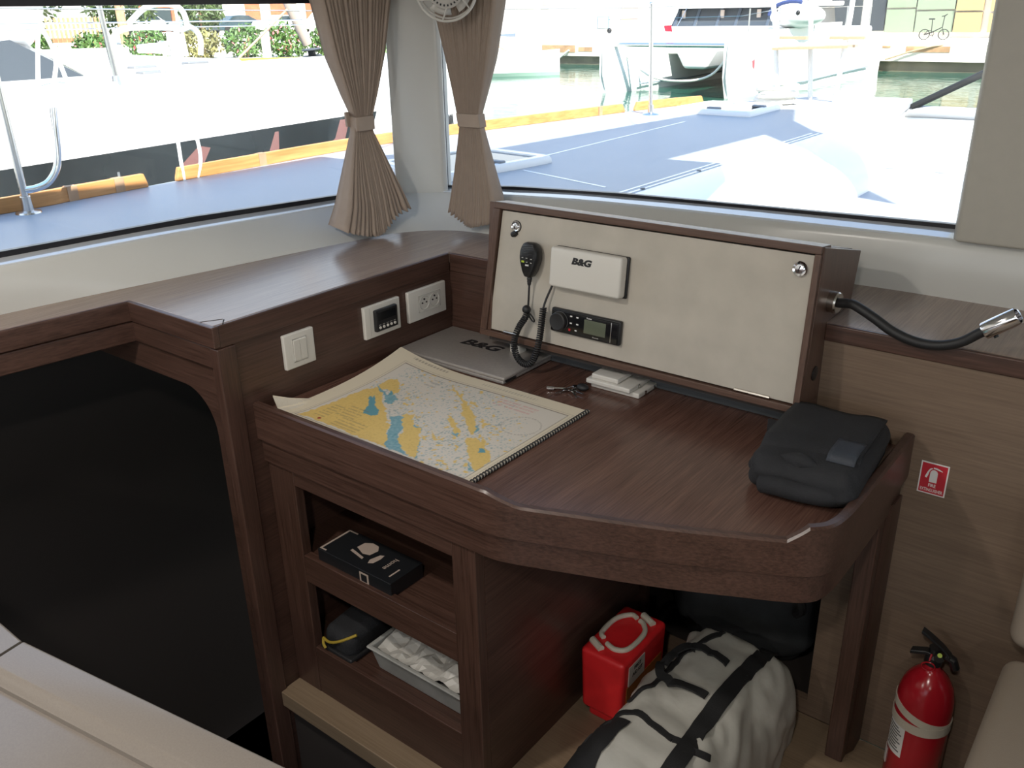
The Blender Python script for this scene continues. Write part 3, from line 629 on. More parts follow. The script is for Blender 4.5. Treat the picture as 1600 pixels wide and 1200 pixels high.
def chart_col(u, v):
    paper = (.66, .59, .46); sea = (.62, .575, .51); land = (.68, .49, .17); blue = (.12, .30, .36); pale = (.27, .42, .47); ink_ = (.13, .11, .10)
    def mix(a, b, t): return tuple(a[i]*(1-t)+b[i]*t for i in range(3))
    fu0, fu1, fv0, fv1 = .10, .96, .036, .885
    d = min(u-fu0, fu1-u, (v-fv0)*.71, (fv1-v)*.71)
    if d < 0:
        if -.0035 < d: return mix(paper, ink_, .75)
        if -.016 < d < -.0135: return mix(paper, ink_, .35)
        if .10 < u < .30 and .955 < v < .975 and int(u*170) % 3: return mix(paper, ink_, .5)
        if .70 < u < .86 and .022 < v < .036 and int(u*190) % 3: return mix(paper, ink_, .5)
        if .50 < u < .78 and .94 < v < .965 and int(u*130) % 2: return mix(paper, ink_, .3)
        return paper
    wx = noise.noise(Vector((u*38, v*28, 3.1)))*.011+noise.noise(Vector((u*95, v*70, 1.1)))*.005; wy = noise.noise(Vector((u*38, v*28, 9.7)))*.014+noise.noise(Vector((u*95, v*70, 4.1)))*.006
    a, b = u+wx, v+wy; c = sea; isl = False
    n = noise.noise(Vector((u*120, v*85, .4)))
    for P in SHALLOW:
        if inpoly(a, b, P): c = mix(pale, blue, .5+.6*n)
    for P in LAND:
        if inpoly(a, b, P): c = mix(land, (.50, .33, .09), max(0, n*.5)); isl = True
    for P in LAKE:
        if inpoly(u+wx*.6, v+wy*.6, P): c = blue; isl = False
    if not isl and c == sea:
        dn = 0
        for (cx, cy, r) in SPECK: dn = max(dn, 1-math.hypot((u-cx)*1.4, v-cy)/r)
        if dn > 0:
            k = noise.noise(Vector((u*150, v*105, 5.5)))+.28*dn
            if k > .60: c = mix(c, (.22, .30, .30), .7)
            elif k > .44: c = mix(c, pale, .6)
            if noise.noise(Vector((u*60, v*44, 8.5)))+.25*dn > .62: c = land
    if isl and noise.noise(Vector((u*210, v*150, 2.2))) > .55: c = mix(c, ink_, .3)
    r = math.hypot((u-ROSE[0])*1.4, v-ROSE[1])
    if abs(r-.105) < .0035 and int(math.atan2(v-ROSE[1], u-ROSE[0])*22) % 3: c = mix(c, ink_, .45)
    for (pu0, pv0, pu1, pv1, col, pit) in NOTES:
        if pu0 < u < pu1 and pv0 < v < pv1 and int((v-pv0)/pit) % 2 == 0 and noise.noise(Vector((u*160, math.floor(v/pit)*7.3, 0))) > -.25: c = mix(c, col, .38)
    if math.hypot((u-.202)*1.4, v-.078) < .011: c = (.30, .015, .02)
    return c
NU, NV = 330, 235
m = MB(); m.grid(lambda u, v: chart_pt(u, v), NU, NV)
pg = m.build('page', 'ink', ch, smooth=True, merge=False, angle=90)
me = pg.data; at = me.color_attributes.new('print', 'FLOAT_COLOR', 'POINT')
W = NU+1
cols = []
for j in range(NV+1):
    for i in range(W): cols += [*chart_col(i/NU, j/NV), 1.]
at.data.foreach_set('color', cols)
mm, nt, b = new_mat('chart_print'); an = nt.nodes.new('ShaderNodeVertexColor'); an.layer_name = 'print'; nt.links.new(an.outputs['Color'], b.inputs['Base Color']); b.inputs['Roughness'].default_value = .6; b.inputs['Specular IOR Level'].default_value = .3
me.materials.clear(); me.materials.append(mm)
m = MB(); m.grid(lambda u, v: chart_pt(u, v, -.0008), 40, 30); m.grid(lambda u, v: chart_pt(u, v, -.003), 40, 30)
m.build('page_block', 'rope_cream', ch, smooth=True)
m = MB(); N = 46
for k in range(N):
    v = .012+.976*k/(N-1); p = chart_pt(1, v)
    for dy in (-.0012, .0012):
        m.tube([p+Vector((.0045*math.cos(a)-.001, dy, .0045*math.sin(a))) for a in [2*pi*i/12 for i in range(12)]], .0009, 5, closed=True)
m.build('spiral_binding', 'black_plastic', ch)
m = MB()
for k in range(N):
    v = .012+.976*k/(N-1)+.5/N
    if v < 1: p = chart_pt(1, v); m.box(p.x-.004, p.x+.002, p.y-.0018, p.y+.0018, p.z-.003, p.z+.0012)
m.build('page_comb', 'white_plastic', ch)

# ================================================================== UNDER THE TABLE
fc = thing('flare_case', 'red plastic carry case with cream rope handles beside the duffel bag', 'case', (.70, 1.47, 0))
def fcx(x, y, z): return Vector((x+ (z*.03 if x > .7 else -.0*z), y, z))
m = MB(); m.rbox((.697, 1.47, .115), (.0585, .1, .084), .012, 4)
for p in m.v:
    k = (p.z-.03)/.17; p.x = .697+(p.x-.697)*(.90+.10*k)
m.build('body', 'case_red', fc, smooth=True, angle=50)
m = MB(); m.rbox((.697, 1.47, .02), (.042, .085, .0199), .008, 3); m.build('foot', 'case_red', fc)
for pts in ([(.668, 1.425), (.654, 1.44), (.654, 1.50), (.676, 1.535), (.694, 1.532)], [(.685, 1.412), (.712, 1.405), (.735, 1.425), (.737, 1.49), (.72, 1.52), (.705, 1.528)]):
    m = MB(); m.tube(spline([(x, y, .2035) for x, y in pts], 6), .0062, 10); m.build('rope_handle', 'rope_cream', fc)
for a, b in (((.650, 1.405), (.685, 1.388)), ((.70, 1.552), (.736, 1.535))):
    m = MB(); m.tube([(a[0], a[1], .203), (b[0], b[1], .203)], .0085, 10); m.build('rope_end', 'rope_cream', fc)
m = MB(); m.box(.7495, .7562, 1.395, 1.465, .125, .178); m.build('label_card', 'white_plastic_dim', fc)
text('lettering', 'FIRST', .013, (.7566, 1.432, .166), (0, 1, 0), (0, 0, 1), 'ink', fc, offset=.0003, extrude=.0002)
text('lettering', 'AID KIT', .013, (.7566, 1.432, .150), (0, 1, 0), (0, 0, 1), 'ink', fc, offset=.0003, extrude=.0002)
m = MB(); m.box(.7480, .7545, 1.39, 1.55, .06, .122); m.build('label_card', 'tag_orange', fc)

df = thing('duffel_bag', 'pale grey duffel bag with black webbing straps standing in front of the recess', 'bag', (.93, 1.33, 0))
DY0, DY1, DCX, DHW, DH = 1.02, 1.645, .927, .150, .232
def dscale(y):
    t = (y-DY0)/(DY1-DY0); e = min(t, 1-t)*2; return (1-(1-min(1, e/.30))**2.6)**.5*.97+.03
def dpt(a, y, off=0.):
    k = dscale(y); ca, sa = math.cos(a), math.sin(a)
    x = math.copysign(abs(ca)**.62, ca)*DHW*(.35+.65*k); z = max(0, abs(sa)**.72)*DH*(k if k < 1 else 1)*(1 if sa > 0 else 0)
    q = Vector((DCX+x+.03*(y-1.33), y, z)); n = Vector((ca, 0, max(sa, 0)))
    if n.length > 0: n.normalize()
    w = noise.noise(Vector((x*9, y*8, z*9)))*.014+abs(noise.noise(Vector((x*20+y*10, y*15-z*8, z*16))))*.018-.004
    return q+n*(w+off)
rings = []
for i in range(49):
    y = DY0+(DY1-DY0)*i/48
    rings.append([dpt(pi*k/40, y) for k in range(41)]+[Vector((dpt(pi, y).x*(1-s)+dpt(0, y).x*s, y, .001)) for s in (.25, .5, .75)])
for r in rings:
    for p in r: p.z = max(p.z, .001)
m = MB(); m.loft(rings); m.build('bag', 'duffel_cloth', df, smooth=True, angle=80)
def ribbon(path, wid, off, nm, mt='webbing', n=2):
    """strip laid on the bag: path of (angle, y), wid in metres across"""
    rows = []
    P = spline([Vector((a, y, 0)) for a, y in path], 8)
    for i, p in enumerate(P):
        a = P[max(i-1, 0)]; b = P[min(i+1, len(P)-1)]; t = dpt(b.x, b.y)-dpt(a.x, a.y); c = dpt(p.x, p.y); eps = .02
        nrm = (dpt(p.x+eps, p.y)-c).cross(dpt(p.x, p.y+eps*.2)-c); nrm = nrm if nrm.dot(Vector((math.cos(p.x), 0, math.sin(p.x)))) > 0 else -nrm
        nrm.normalize(); sd = t.cross(nrm).normalized()
        o_ = off if not callable(off) else off(i/(len(P)-1))
        rows.append([c+sd*wid/2+nrm*(o_+.003), c-sd*wid/2+nrm*(o_+.003), c-sd*wid/2+nrm*(o_-.001), c+sd*wid/2+nrm*(o_-.001)])
    m = MB(); m.loft(rows); return m.build(nm, mt, df, smooth=True, angle=50)
A = math.radians
ribbon([(A(70), 1.03), (A(73), 1.12), (A(76), 1.25), (A(78), 1.4), (A(76), 1.55), (A(72), 1.635)], .036, .002, 'wide_strap')
ribbon([(A(118), 1.27), (A(114), 1.36), (A(108), 1.45), (A(101), 1.54), (A(97), 1.58)], .013, .002, 'side_strap')
ribbon([(A(85), 1.355), (A(100), 1.36), (A(113), 1.385), (A(109), 1.43), (A(101), 1.47), (A(88), 1.475)], .020, lambda s: .004+.022*math.sin(pi*s), 'carry_handle')
ribbon([(A(84), 1.215), (A(104), 1.235), (A(125), 1.215), (A(150), 1.15)], .014, .002, 'side_strap')
ribbon([(A(84), 1.215), (A(66), 1.225), (A(58), 1.235)], .014, .002, 'side_strap')
rows = []
m = MB(); m.grid(lambda u, v: dpt(A(100+72*u), 1.04+v*(.165+.02*math.sin(pi*u)), .0035), 14, 8); m.build('end_pocket', 'webbing', df, smooth=True, angle=80)

bb = thing('kit_bag', 'large black soft bag stuffed into the dark recess behind the duffel', 'bag', (.86, 1.86, 0))
m = MB(); m.rbox((.84, 1.92, .245), (.20, .20, .245), .13, 8)
for p in m.v:
    n = noise.noise(p*6)*.03+noise.noise(p*15)*.012; d = (p-Vector((.84, 1.9, .25))).normalized(); q = p+d*n; p.x = q.x; p.y = max(1.715, q.y); p.z = max(.001, q.z)
    if p.z > .22 and p.x > .9: p.z -= (p.x-.9)*.9
m.build('bag', 'bag_charcoal', bb, smooth=True, angle=80)
m = MB(); m.tube(spline([(.96, 1.735, .30), (1.0, 1.718, .30), (1.02, 1.716, .265), (1.005, 1.73, .235)], 6), .011, 8); m.build('strap', 'webbing', bb)

hb_ = thing('gadget_box', 'flat black box with a pale printed picture lying on the upper shelf', 'box', (.24, 1.11, .392))
M3 = Matrix.Rotation(math.radians(2), 4, 'Z'); hc = Vector((.24, 1.112, .412))
m = MB()
m.box(.125, .358, 1.062, 1.162, .392, .430); m.build('carton', 'box_black', hb_, bevel=.0015)
zt = .4302
def flat(pts, nm, mt, z0=zt, h=.0004):
    MB().prism(pts, z0, z0+h).build(nm, mt, hb_)
flat([(.128, 1.075), (.128, 1.158), (.158, 1.158), (.158, 1.154), (.133, 1.154), (.133, 1.070), (.148, 1.070), (.148, 1.066), (.128, 1.066)], 'printed_corner', 'print_beige')
flat([(.196, 1.118), (.198, 1.14), (.215, 1.15), (.235, 1.148), (.247, 1.135), (.243, 1.112), (.225, 1.107)], 'printed_picture', 'print_beige')
flat([(.193, 1.100), (.193, 1.107), (.238, 1.098), (.24, 1.091)], 'printed_picture', 'print_beige')
flat([(.262, 1.088), (.256, 1.1), (.263, 1.125), (.272, 1.13), (.275, 1.115), (.272, 1.095)], 'printed_picture', 'print_beige')
flat([(.335, 1.08), (.335, 1.112), (.339, 1.112), (.339, 1.08)], 'printed_line', 'print_beige')
text('lettering', 'home', .019, (.306, 1.115, zt), (0, -1, 0), (1, 0, 0), 'print_beige', hb_, extrude=.0002)
m = MB(); m.box(.262, .290, 1.0613, 1.0622, .396, .424); m.build('printed_square', 'print_beige', hb_)
m = MB(); m.box(.267, .285, 1.0608, 1.0615, .402, .420); m.build('printed_square', 'box_black', hb_)

bl = thing('blue_pouch', 'small dark blue pouch at the right end of the upper shelf', 'pouch', (.55, 1.12, .392))
m = MB(); m.rbox((.556, 1.125, .425), (.03, .04, .033), .018, 4)
for p in m.v: p += Vector((0, 0, 1))*max(0, noise.noise(p*30))*.006
m.build('pouch', 'blue_plastic', bl)
m = MB(); m.tube([(.53, 1.086, .43), (.555, 1.083, .437), (.58, 1.086, .43)], .002, 6); m.build('zip', 'black_rubber', bl)
tu = thing('storage_tub', 'translucent plastic tub of white clutter on the lower shelf', 'tub', (.39, 1.24, .13))
a0, a1, b0, b1 = .245, .578, 1.085, 1.40
def ring(k, z): return [Vector((a0+k, b0+k, z)), Vector((a1-k, b0+k, z)), Vector((a1-k, b1-k, z)), Vector((a0+k, b1-k, z))]
m = MB(); m.loft([ring(.012, .131), ring(0, .192), ring(-.007, .192), ring(-.007, .198), ring(.004, .198), ring(.016, .135)]); m.build('tub', 'clear_tub', tu, bevel=.003)
m = MB(); m.grid(lambda u, v: Vector((a0+.012+(a1-a0-.024)*u, b0+.012+(b1-b0-.024)*v, .19+.06*v+.035*noise.noise(Vector((u*5, v*4, 1)))+.014*noise.noise(Vector((u*14, v*12, 5))))), 24, 20); q = m.build('contents', 'white_plastic_dim', tu, smooth=False)
sh = thing('gear_pouch', 'black soft item with a yellow cord at the left of the lower shelf', 'pouch', (.14, 1.14, .13))
m = MB(); m.rbox((.145, 1.15, .165), (.05, .085, .035), .028, 6)
for p in m.v:
    p.z += .02*max(0, (p.y-1.13)/.1)*(p.z > .15)+noise.noise(p*25)*.004; p.z = max(.131, p.z)
m.build('pouch', 'black_cloth', sh, smooth=True, angle=80)
m = MB(); m.rbox((.145, 1.15, .138), (.055, .09, .007), .006, 3); m.build('base', 'black_rubber', sh)
m = MB(); m.tube(spline([(.105, 1.062, .168), (.135, 1.057, .172), (.165, 1.066, .184), (.195, 1.09, .20)], 6), .0035, 8); m.tube(spline([(.105, 1.062, .168), (.112, 1.055, .158), (.12, 1.054, .15)], 4), .0035, 8); m.build('cord', 'cord_yellow', sh)

# ================================================================== FIRE SIGN AND EXTINGUISHER
fs_ = thing('fire_sign', 'small red and white fire extinguisher sign on the brown wall panel', 'sign', (1.245, 1.69, .657))
sx0, sx1, sz0, sz1, yw = 1.2195, 1.2705, .6575, .7255, 1.69
m = MB(); m.box(sx0, sx1, yw-.001, yw, sz0, sz1); m.build('border', 'white_ink', fs_)
m = MB(); m.box(sx0+.0025, sx1-.0025, yw-.0014, yw-.0009, sz0+.0025, sz1-.0025); m.build('panel', 'sign_red', fs_)
def sp_(u, v): return (sx0+(sx1-sx0)*u, sz1-(sz1-sz0)*v)
def pict(P, nm='pictogram'): MB().prism([sp_(*p) for p in P], yw-.0018, yw-.0013, 'y').build(nm, 'white_ink', fs_)
pict([(.37, .61), (.37, .30), (.41, .24), (.47, .215), (.53, .215), (.60, .24), (.64, .30), (.64, .61)])
pict([(.46, .17), (.46, .13), (.58, .13), (.78, .19), (.79, .215), (.58, .185)])
pict([(.44, .18), (.40, .165), (.33, .20), (.27, .30), (.22, .42), (.20, .48), (.27, .50), (.31, .40), (.335, .29), (.38, .22)])
text('lettering', 'FIRE', .0096, (1.245, yw-.0016, sp_(0, .715)[1]), (1, 0, 0), (0, 0, 1), 'white_ink', fs_, offset=.0002, sx=.8, extrude=.0001)
text('lettering', 'EXTINGUISHER', .0096, (1.245, yw-.0016, sp_(0, .87)[1]), (1, 0, 0), (0, 0, 1), 'white_ink', fs_, offset=.0001, sx=.63, extrude=.0001)

ex = thing('fire_extinguisher', 'red fire extinguisher standing against the wall below the fire sign', 'fire extinguisher', (1.318, 1.628, 0))
ec = Vector((1.318, 1.628, 0)); er = .0545
m = MB(); m.lathe([(.0005, .001), (er-.006, .001), (er, .008), (er, .225), (er*.97, .247), (er*.86, .270), (er*.66, .290), (er*.42, .304), (.016, .310), (.0145, .322), (.0005, .322)], ec, (0, 0, 1), 40); m.build('cylinder', 'fire_red', ex, smooth=True, angle=60)
m = MB(); m.lathe([(.0005, .322), (.017, .322), (.017, .34), (.012, .345), (.012, .36), (.0005, .36)], ec, (0, 0, 1), 20); m.build('valve', 'black_plastic', ex)
def bar(P, w, h, nm, mt='black_plastic'):
    P = [ec+Vector(p) for p in P]; m = MB(); m.loft([[p+Vector((0, w/2, h/2)), p+Vector((0, -w/2, h/2)), p+Vector((0, -w/2, -h/2)), p+Vector((0, w/2, -h/2))] for p in P]); return m.build(nm, mt, ex, bevel=.002)
bar([(.012, 0, .343), (-.015, -.004, .347), (-.042, -.010, .341)], .018, .009, 'carry_handle')
bar([(.030, .0, .350), (.012, 0, .366), (-.012, -.004, .384), (-.028, -.008, .395)], .018, .008, 'squeeze_lever')
m = MB(); m.tube([ec+Vector((.02, 0, .35)), ec+Vector((.034, 0, .345)), ec+Vector((.04, .005, .325))], .009, 10); m.build('nozzle', 'black_plastic', ex)
m = MB(); m.lathe([(.0005, 0), (.009, 0), (.009, .006), (.0005, .007)], ec+Vector((.012, -.017, .352)), (0, -1, 0), 18); gg = m.build('gauge', 'black_plastic', ex)
m = MB(); m.lathe([(.0003, 0), (.0045, 0), (.0045, .001), (.0003, .001)], ec+Vector((.013, -.0235, .362)), (0, -1, .5), 14); m.build('gauge_dial', 'key_yellow', gg)
m = MB(); m.tube(circle(ec+Vector((-.004, -.021, .325)), .0125, Vector((1, 0, .2)).normalized(), Vector((0, -.25, .97)).normalized(), 28), .0014, 6, closed=True); m.tube([ec+Vector((-.004, -.018, .337)), ec+Vector((-.003, -.012, .350))], .002, 6); m.build('pull_ring', 'fire_red', ex)
def band(z0, z1, tilt, rr, nm, mt, a0=0, a1=2*pi, n=48, h=.0):
    R = []
    for k in range(n+1):
        a = a0+(a1-a0)*k/n; d = Vector((math.cos(a), math.sin(a), 0)); z = tilt*math.cos(a-A(-82)-pi/2)
        R.append([ec+d*rr+Vector((0, 0, z0+z)), ec+d*rr+Vector((0, 0, z1+z)), ec+d*(rr-.0015)+Vector((0, 0, z1+z)), ec+d*(rr-.0015)+Vector((0, 0, z0+z))])
    m = MB(); m.loft(R, True, a1-a0 < 6.2, a1-a0 > 6.2 and False); return m.build(nm, mt, ex, smooth=True, angle=40)
band(.176, .197, 0, er+.0018, 'strap', 'rope_cream')
band(.198, .216, -.016, er+.0012, 'strap', 'rope_cream')
lb = band(.10, .182, 0, er+.0006, 'instruction_label', 'white_ink', A(-158), A(-108), 16)
for k in range(9): 
    z = .11+k*.007; m = band(z, z+.0028, 0, er+.0009, 'print_line', 'grey_ink', A(-154), A(-114-(k % 3)*5), 10)
    m.parent = lb
band(.05, .088, 0, er+.0006, 'instruction_label', 'white_ink', A(-172), A(-150), 8)

# ================================================================== SALOON TABLE AND SETTEE
tl = thing('saloon_table', 'grey beige saloon table corner with raised rim and folding leaf', 'table', (.6, .1, 0))
e1 = Vector((.987, .159, 0)); e2 = Vector((.159, -.987, 0)); P0 = Vector((.3045, .3825, 0)); ZT = .70
def tp_(a, b, z): return P0+e1*a+e2*b+Vector((0, 0, z))
Lx, Wy = .95, .75
def rr_(k, z): return [tp_(.0+k*0, k, z), tp_(Lx-k, k, z), tp_(Lx-k, Wy-k, z), tp_(.0, Wy-k, z)]
# rim and sunk panel in one leaf: profile swept along the far edge
prof = [(0, ZT-.04)]+[(.005-.005*math.cos(k*pi/12), ZT-.005+.005*math.sin(k*pi/12)) for k in range(7)]+[ (.052, ZT), (.056, ZT-.0015), (.066, ZT-.014), (.0685, ZT-.016), (.069, ZT-.024), (Wy, ZT-.024), (Wy, ZT-.04)]
m = MB(); m.loft([[tp_(a, b, z) for b, z in prof] for a in (0, Lx)]); m.build('table_leaf', 'table_laminate', tl, smooth=True, angle=35)
e1b = Vector((-.9995, .012, 0)); Q0 = Vector((.2985, .3805, 0)); 
def tq(a, b, z): 
    d = e2.lerp(Vector((0, -1, 0)), min(1, a/.2)); return Q0+e1b*a+d*b+Vector((0, 0, z))
m = MB(); m.loft([[tq(a, b, z) for b, z in prof] for a in (0, .1, .2, .5)]); m.build('folding_leaf', 'table_laminate', tl, smooth=True, angle=35)
m = MB(); m.lathe([(.0005, 0), (.17, 0), (.17, .012), (.045, .02), (.04, .04), (.04, .665), (.09, .668), (.0005, .668)], (.8, .02, 0), (0, 0, 1), 32); m.build('pedestal', 'steel', tl)
se = thing('settee', 'tan upholstered settee end at the right edge below the wall', 'sofa', (1.9, 1.0, 0))
m = MB(); m.rbox((2.04, 1.12, .39), (.598, .44, .07), .028, 4); m.build('seat_cushion', 'cushion', se)
m = MB(); m.box(1.46, 2.6, .70, 1.55, .001, .32); m.build('plinth', 'dark_panel', se)
m = MB(); m.rbox((2.02, 1.627, .60), (.585, .058, .145), .03, 4); m.build('back_cushion', 'cushion', se)

# ================================================================== CURTAINS AND FAN
def curtain(name, label, ctrl, to3, N, zb, amp):
    t = thing(name, label, 'curtain', to3((ctrl[-1][1]+ctrl[-1][2])/2, ctrl[-1][0], 0))
    Z = [c[0] for c in ctrl]
    def ev(z):
        for a, b in zip(ctrl, ctrl[1:]):
            if b[0] <= z <= a[0]:
                f = (a[0]-z)/(a[0]-b[0]); f2 = f*f*(3-2*f); return [a[i]+(b[i]-a[i])*f for i in range(1, 4)]
        return list(ctrl[-1][1:]) if z < Z[-1] else list(ctrl[0][1:])
    nz = 44; rows = []
    M_ = 8*N
    for j in range(nz+1):
        row = []
        for i in range(M_+1):
            s = i/M_; zbot = zb(s); z = Z[0]+(zbot-Z[0])*(j/nz)
            l, r, am = ev(z); ph = (s*N) % 1; tri = -1 if ph < .12 else (-1+2*(ph-.12)/.38 if ph < .5 else (1 if ph < .62 else 1-2*(ph-.62)/.38))
            jit = 1+.25*noise.noise(Vector((math.floor(s*N)*1.7, 2.2, 0)))
            wf = max(0, min(1, (1.24-z)/.2)); g = s+(.010*math.sin(s*37)*math.sin(pi*s))*(1-wf)+wf*.62*math.sin(2*pi*s)/(2*pi)*(1 if s > .5 else .7)
            p = to3(l+(r-l)*g, z-.007*tri*(j/nz)**3, tri*am*jit); row.append(p)
        rows.append(row)
    m = MB(); m.loft(rows, closed=False, caps=False); o = m.build('pleated_cloth', 'curtain_cloth', t, smooth=True, angle=30)
    sd = o.modifiers.new('thick', 'SOLIDIFY'); sd.thickness = .0012
    return t
# left: spans Y, offset along X; plane leans inboard towards the bottom
def toL(y, z, o): return Vector((-.42+max(0, 1.26-z)*.42+o, y, z))
cl = curtain('curtain', 'left pleated taupe curtain tied in front of the side window', [(1.64, 1.655, 1.965, .026), (1.58, 1.68, 1.937, .026), (1.44, 1.712, 1.90, .024), (1.34, 1.75, 1.865, .018), (1.277, 1.775, 1.843, .010), (1.243, 1.764, 1.830, .010), (1.12, 1.675, 1.848, .022), (1.06, 1.632, 1.858, .028), (.985, 1.565, 1.868, .034)], toL, 20, lambda s: 1.008-.030*math.sin(pi*min(1, s*1.25))+.018*max(0, s-.75)*4, 1)
m = MB(); m.loft([[toL(y, z, x) for y, z, x in ((a, zz, b) for a, b in ((1.768+d, -.016), (1.768+d, .014), (1.776+d, .019), (1.831+d, .019), (1.840+d, .014), (1.840+d, -.016)))] for zz, d in ((1.240, -.003), (1.278, .004))]); m.build('tieback', 'curtain_cloth', cl, bevel=.002)
m = MB(); m.hexa([toL(1.758, 1.252, -.018), toL(1.772, 1.252, -.018), toL(1.772, 1.252, -.010), toL(1.758, 1.252, -.010), toL(1.758, 1.292, -.018), toL(1.772, 1.292, -.018), toL(1.772, 1.292, -.010), toL(1.758, 1.292, -.010)]); m.build('tieback_loop', 'curtain_cloth', cl, bevel=.001)
def toR(x, z, o): return Vector((x, 1.965-max(0, 1.26-z)*.275-o, z))
cr_ = curtain('curtain', 'right pleated taupe curtain tied beside the corner pillar above the console', [(1.64, -.265, -.02, .026), (1.578, -.252, -.027, .026), (1.43, -.213, -.060, .023), (1.34, -.195, -.09, .017), (1.283, -.188, -.108, .010), (1.246, -.177, -.100, .010), (1.13, -.168, -.042, .020), (1.06, -.168, -.005, .025), (.99, -.170, .015, .030)], toR, 17, lambda s: 1.028-.034*math.sin(pi*min(1, s*1.1)*.8), 1)
m = MB(); m.loft([[toR(x, z, o) for x, z, o in ((a, zz, b) for a, b in ((-.182+d, -.016), (-.182+d, .014), (-.174+d, .019), (-.108+d, .019), (-.100+d, .014), (-.100+d, -.016)))] for zz, d in ((1.248, .004), (1.284, -.005))]); m.build('tieback', 'curtain_cloth', cr_, bevel=.002)
m = MB(); m.hexa([toR(-.196, 1.262, -.016), toR(-.182, 1.262, -.016), toR(-.182, 1.262, -.008), toR(-.196, 1.262, -.008), toR(-.196, 1.296, -.016), toR(-.182, 1.296, -.016), toR(-.182, 1.296, -.008), toR(-.196, 1.296, -.008)]); m.build('tieback_loop', 'curtain_cloth', cr_, bevel=.001)
cr2 = MB(); cr2.tube([(-.42, .3, 1.652), (-.42, 1.94, 1.652)], .006, 10); tag(cr2.build('curtain_rail', 'white_plastic'), 'thin white rail carrying the left curtain', 'curtain rail')
cr2 = MB(); cr2.tube([(-.30, 1.965, 1.652), (1.15, 1.965, 1.652)], .006, 10); tag(cr2.build('curtain_rail', 'white_plastic'), 'thin white rail carrying the right curtain', 'curtain rail')

fn = thing('cabin_fan', 'small white wire-caged cabin fan at the top of the corner pillar', 'fan', (-.10, 1.85, 1.60))
fcn = Vector((-.095, 1.83, 1.603)); fd = Vector((.55, -.80, -.10)).normalized(); fx = fd.cross(Vector((0, 0, 1))).normalized(); fy = fx.cross(fd)
def fp_(r, a, d=0): return fcn+(fx*math.cos(a)+fy*math.sin(a))*r+fd*d
m = MB(); m.tube([fp_(.078, 2*pi*k/48, 0) for k in range(48)], .0032, 8, closed=True); m.tube([fp_(.074, 2*pi*k/48, -.03) for k in range(48)], .0025, 8, closed=True)
m.build('outer_ring', 'white_plastic', fn)
m = MB(); m.lathe([(.0005, 0), (.044, 0), (.047, .002), (.047, .005), (.044, .007), (.0005, .009)], fcn+fd*.008, fd, 36); hb2 = m.build('front_disc', 'white_plastic_dim', fn)
for k in range(26):
    a = 2*pi*k/26; m = MB(); m.loft([[fp_(.036, a-.05, .0165), fp_(.041, a-.05, .0165), fp_(.041, a+.05, .0165), fp_(.036, a+.05, .0165)], [fp_(.036, a-.05, .0158), fp_(.041, a-.05, .0158), fp_(.041, a+.05, .0158), fp_(.036, a+.05, .0158)]]); m.build('slot', 'ink', hb2)
for k in range(6):
    a = 2*pi*k/6+.5; m = MB(); m.tube([fp_(.045, a, .012), fp_(.066, a+.14, .008), fp_(.078, a+.2, 0), fp_(.074, a+.2, -.03)], .0022, 6); m.build('cage_wire', 'white_plastic', fn)
for k in range(5):
    a0_ = 2*pi*k/5; m = MB(); m.grid(lambda u, v: fp_(.015+.05*u, a0_+(v-.5)*.9, -.012+(v-.5)*.016), 4, 4); b = m.build('blade', 'white_plastic', fn, smooth=True); b.modifiers.new('t', 'SOLIDIFY').thickness = .0015
m = MB(); m.lathe([(.0005, 0), (.022, .001), (.026, .02), (.02, .04), (.0005, .042)], fcn-fd*.055, fd, 24); m.build('motor', 'white_plastic', fn)
m = MB(); m.tube([fcn-fd*.045, fcn-fd*.06+Vector((-.03, .02, .06)), Vector((-.27, 1.975, 1.70)), Vector((-.33, 1.998, 1.70))], .008, 10); m.build('bracket', 'white_plastic', fn)
# ================================================================== OUR OWN DECK
plain('deck_white', (.30, .31, .33), .45, noise_amt=.02, noise_scale=5)
plain('hull_white', (.80, .79, .77), .25)
plain('hull_glass', (.016, .020, .022), .06, noise_amt=.5, noise_scale=1.2)
plain('smoke_glass', (.05, .058, .068), .12)
plain('hatch_glass', (.05, .06, .065), .03, spec=.9)
plain('grey_plastic', (.16, .165, .175), .4)
plain('rope_white', (.72, .68, .60), .85)
plain('rope_tan', (.42, .30, .19), .8)
plain('quay_stone', (.70, .64, .54), .85, noise_amt=.14, noise_scale=.9)
plain('reflection_rose', (.16, .075, .07), .8)
plain('quay_dark', (.20, .155, .10), .8, noise_amt=.3, noise_scale=1.5)
plain('rust', (.46, .27, .14), .85, noise_amt=.3, noise_scale=3)
plain('plaster', (.78, .74, .68), .8)
plain('plaster_pink', (.62, .42, .28), .85)
plain('brick_red', (.40, .12, .06), .85, noise_amt=.2, noise_scale=2)
plain('leaf', (.075, .15, .035), .6, noise_amt=.5, noise_scale=1.4)
plain('leaf_dark', (.05, .085, .02), .6, noise_amt=.5, noise_scale=1.1)
plain('leaf_dry', (.20, .19, .07), .6, noise_amt=.4, noise_scale=1.4)
plain('flower', (.62, .05, .09), .6)
plain('flower_pink', (.68, .20, .22), .6)
plain('bark', (.36, .22, .13), .9, noise_amt=.3, noise_scale=6)
plain('car_white', (.75, .75, .74), .25)
plain('car_dark', (.03, .055, .065), .2)
plain('car_grey', (.20, .25, .29), .25)
plain('tyre', (.012, .012, .012), .7)
plain('car_glass', (.03, .045, .05), .1)
plain('paint_yellow', (.62, .48, .06), .7)
plain('canvas_blue', (.03, .05, .15), .7)
plain('blue_bright', (.03, .18, .55), .5)
plain('red_flag', (.60, .02, .05), .6)
plain('flag_pink', (.62, .08, .10), .6)
plain('shutter', (.42, .30, .14), .7)
plain('pale_glass', (.24, .29, .21), .15)
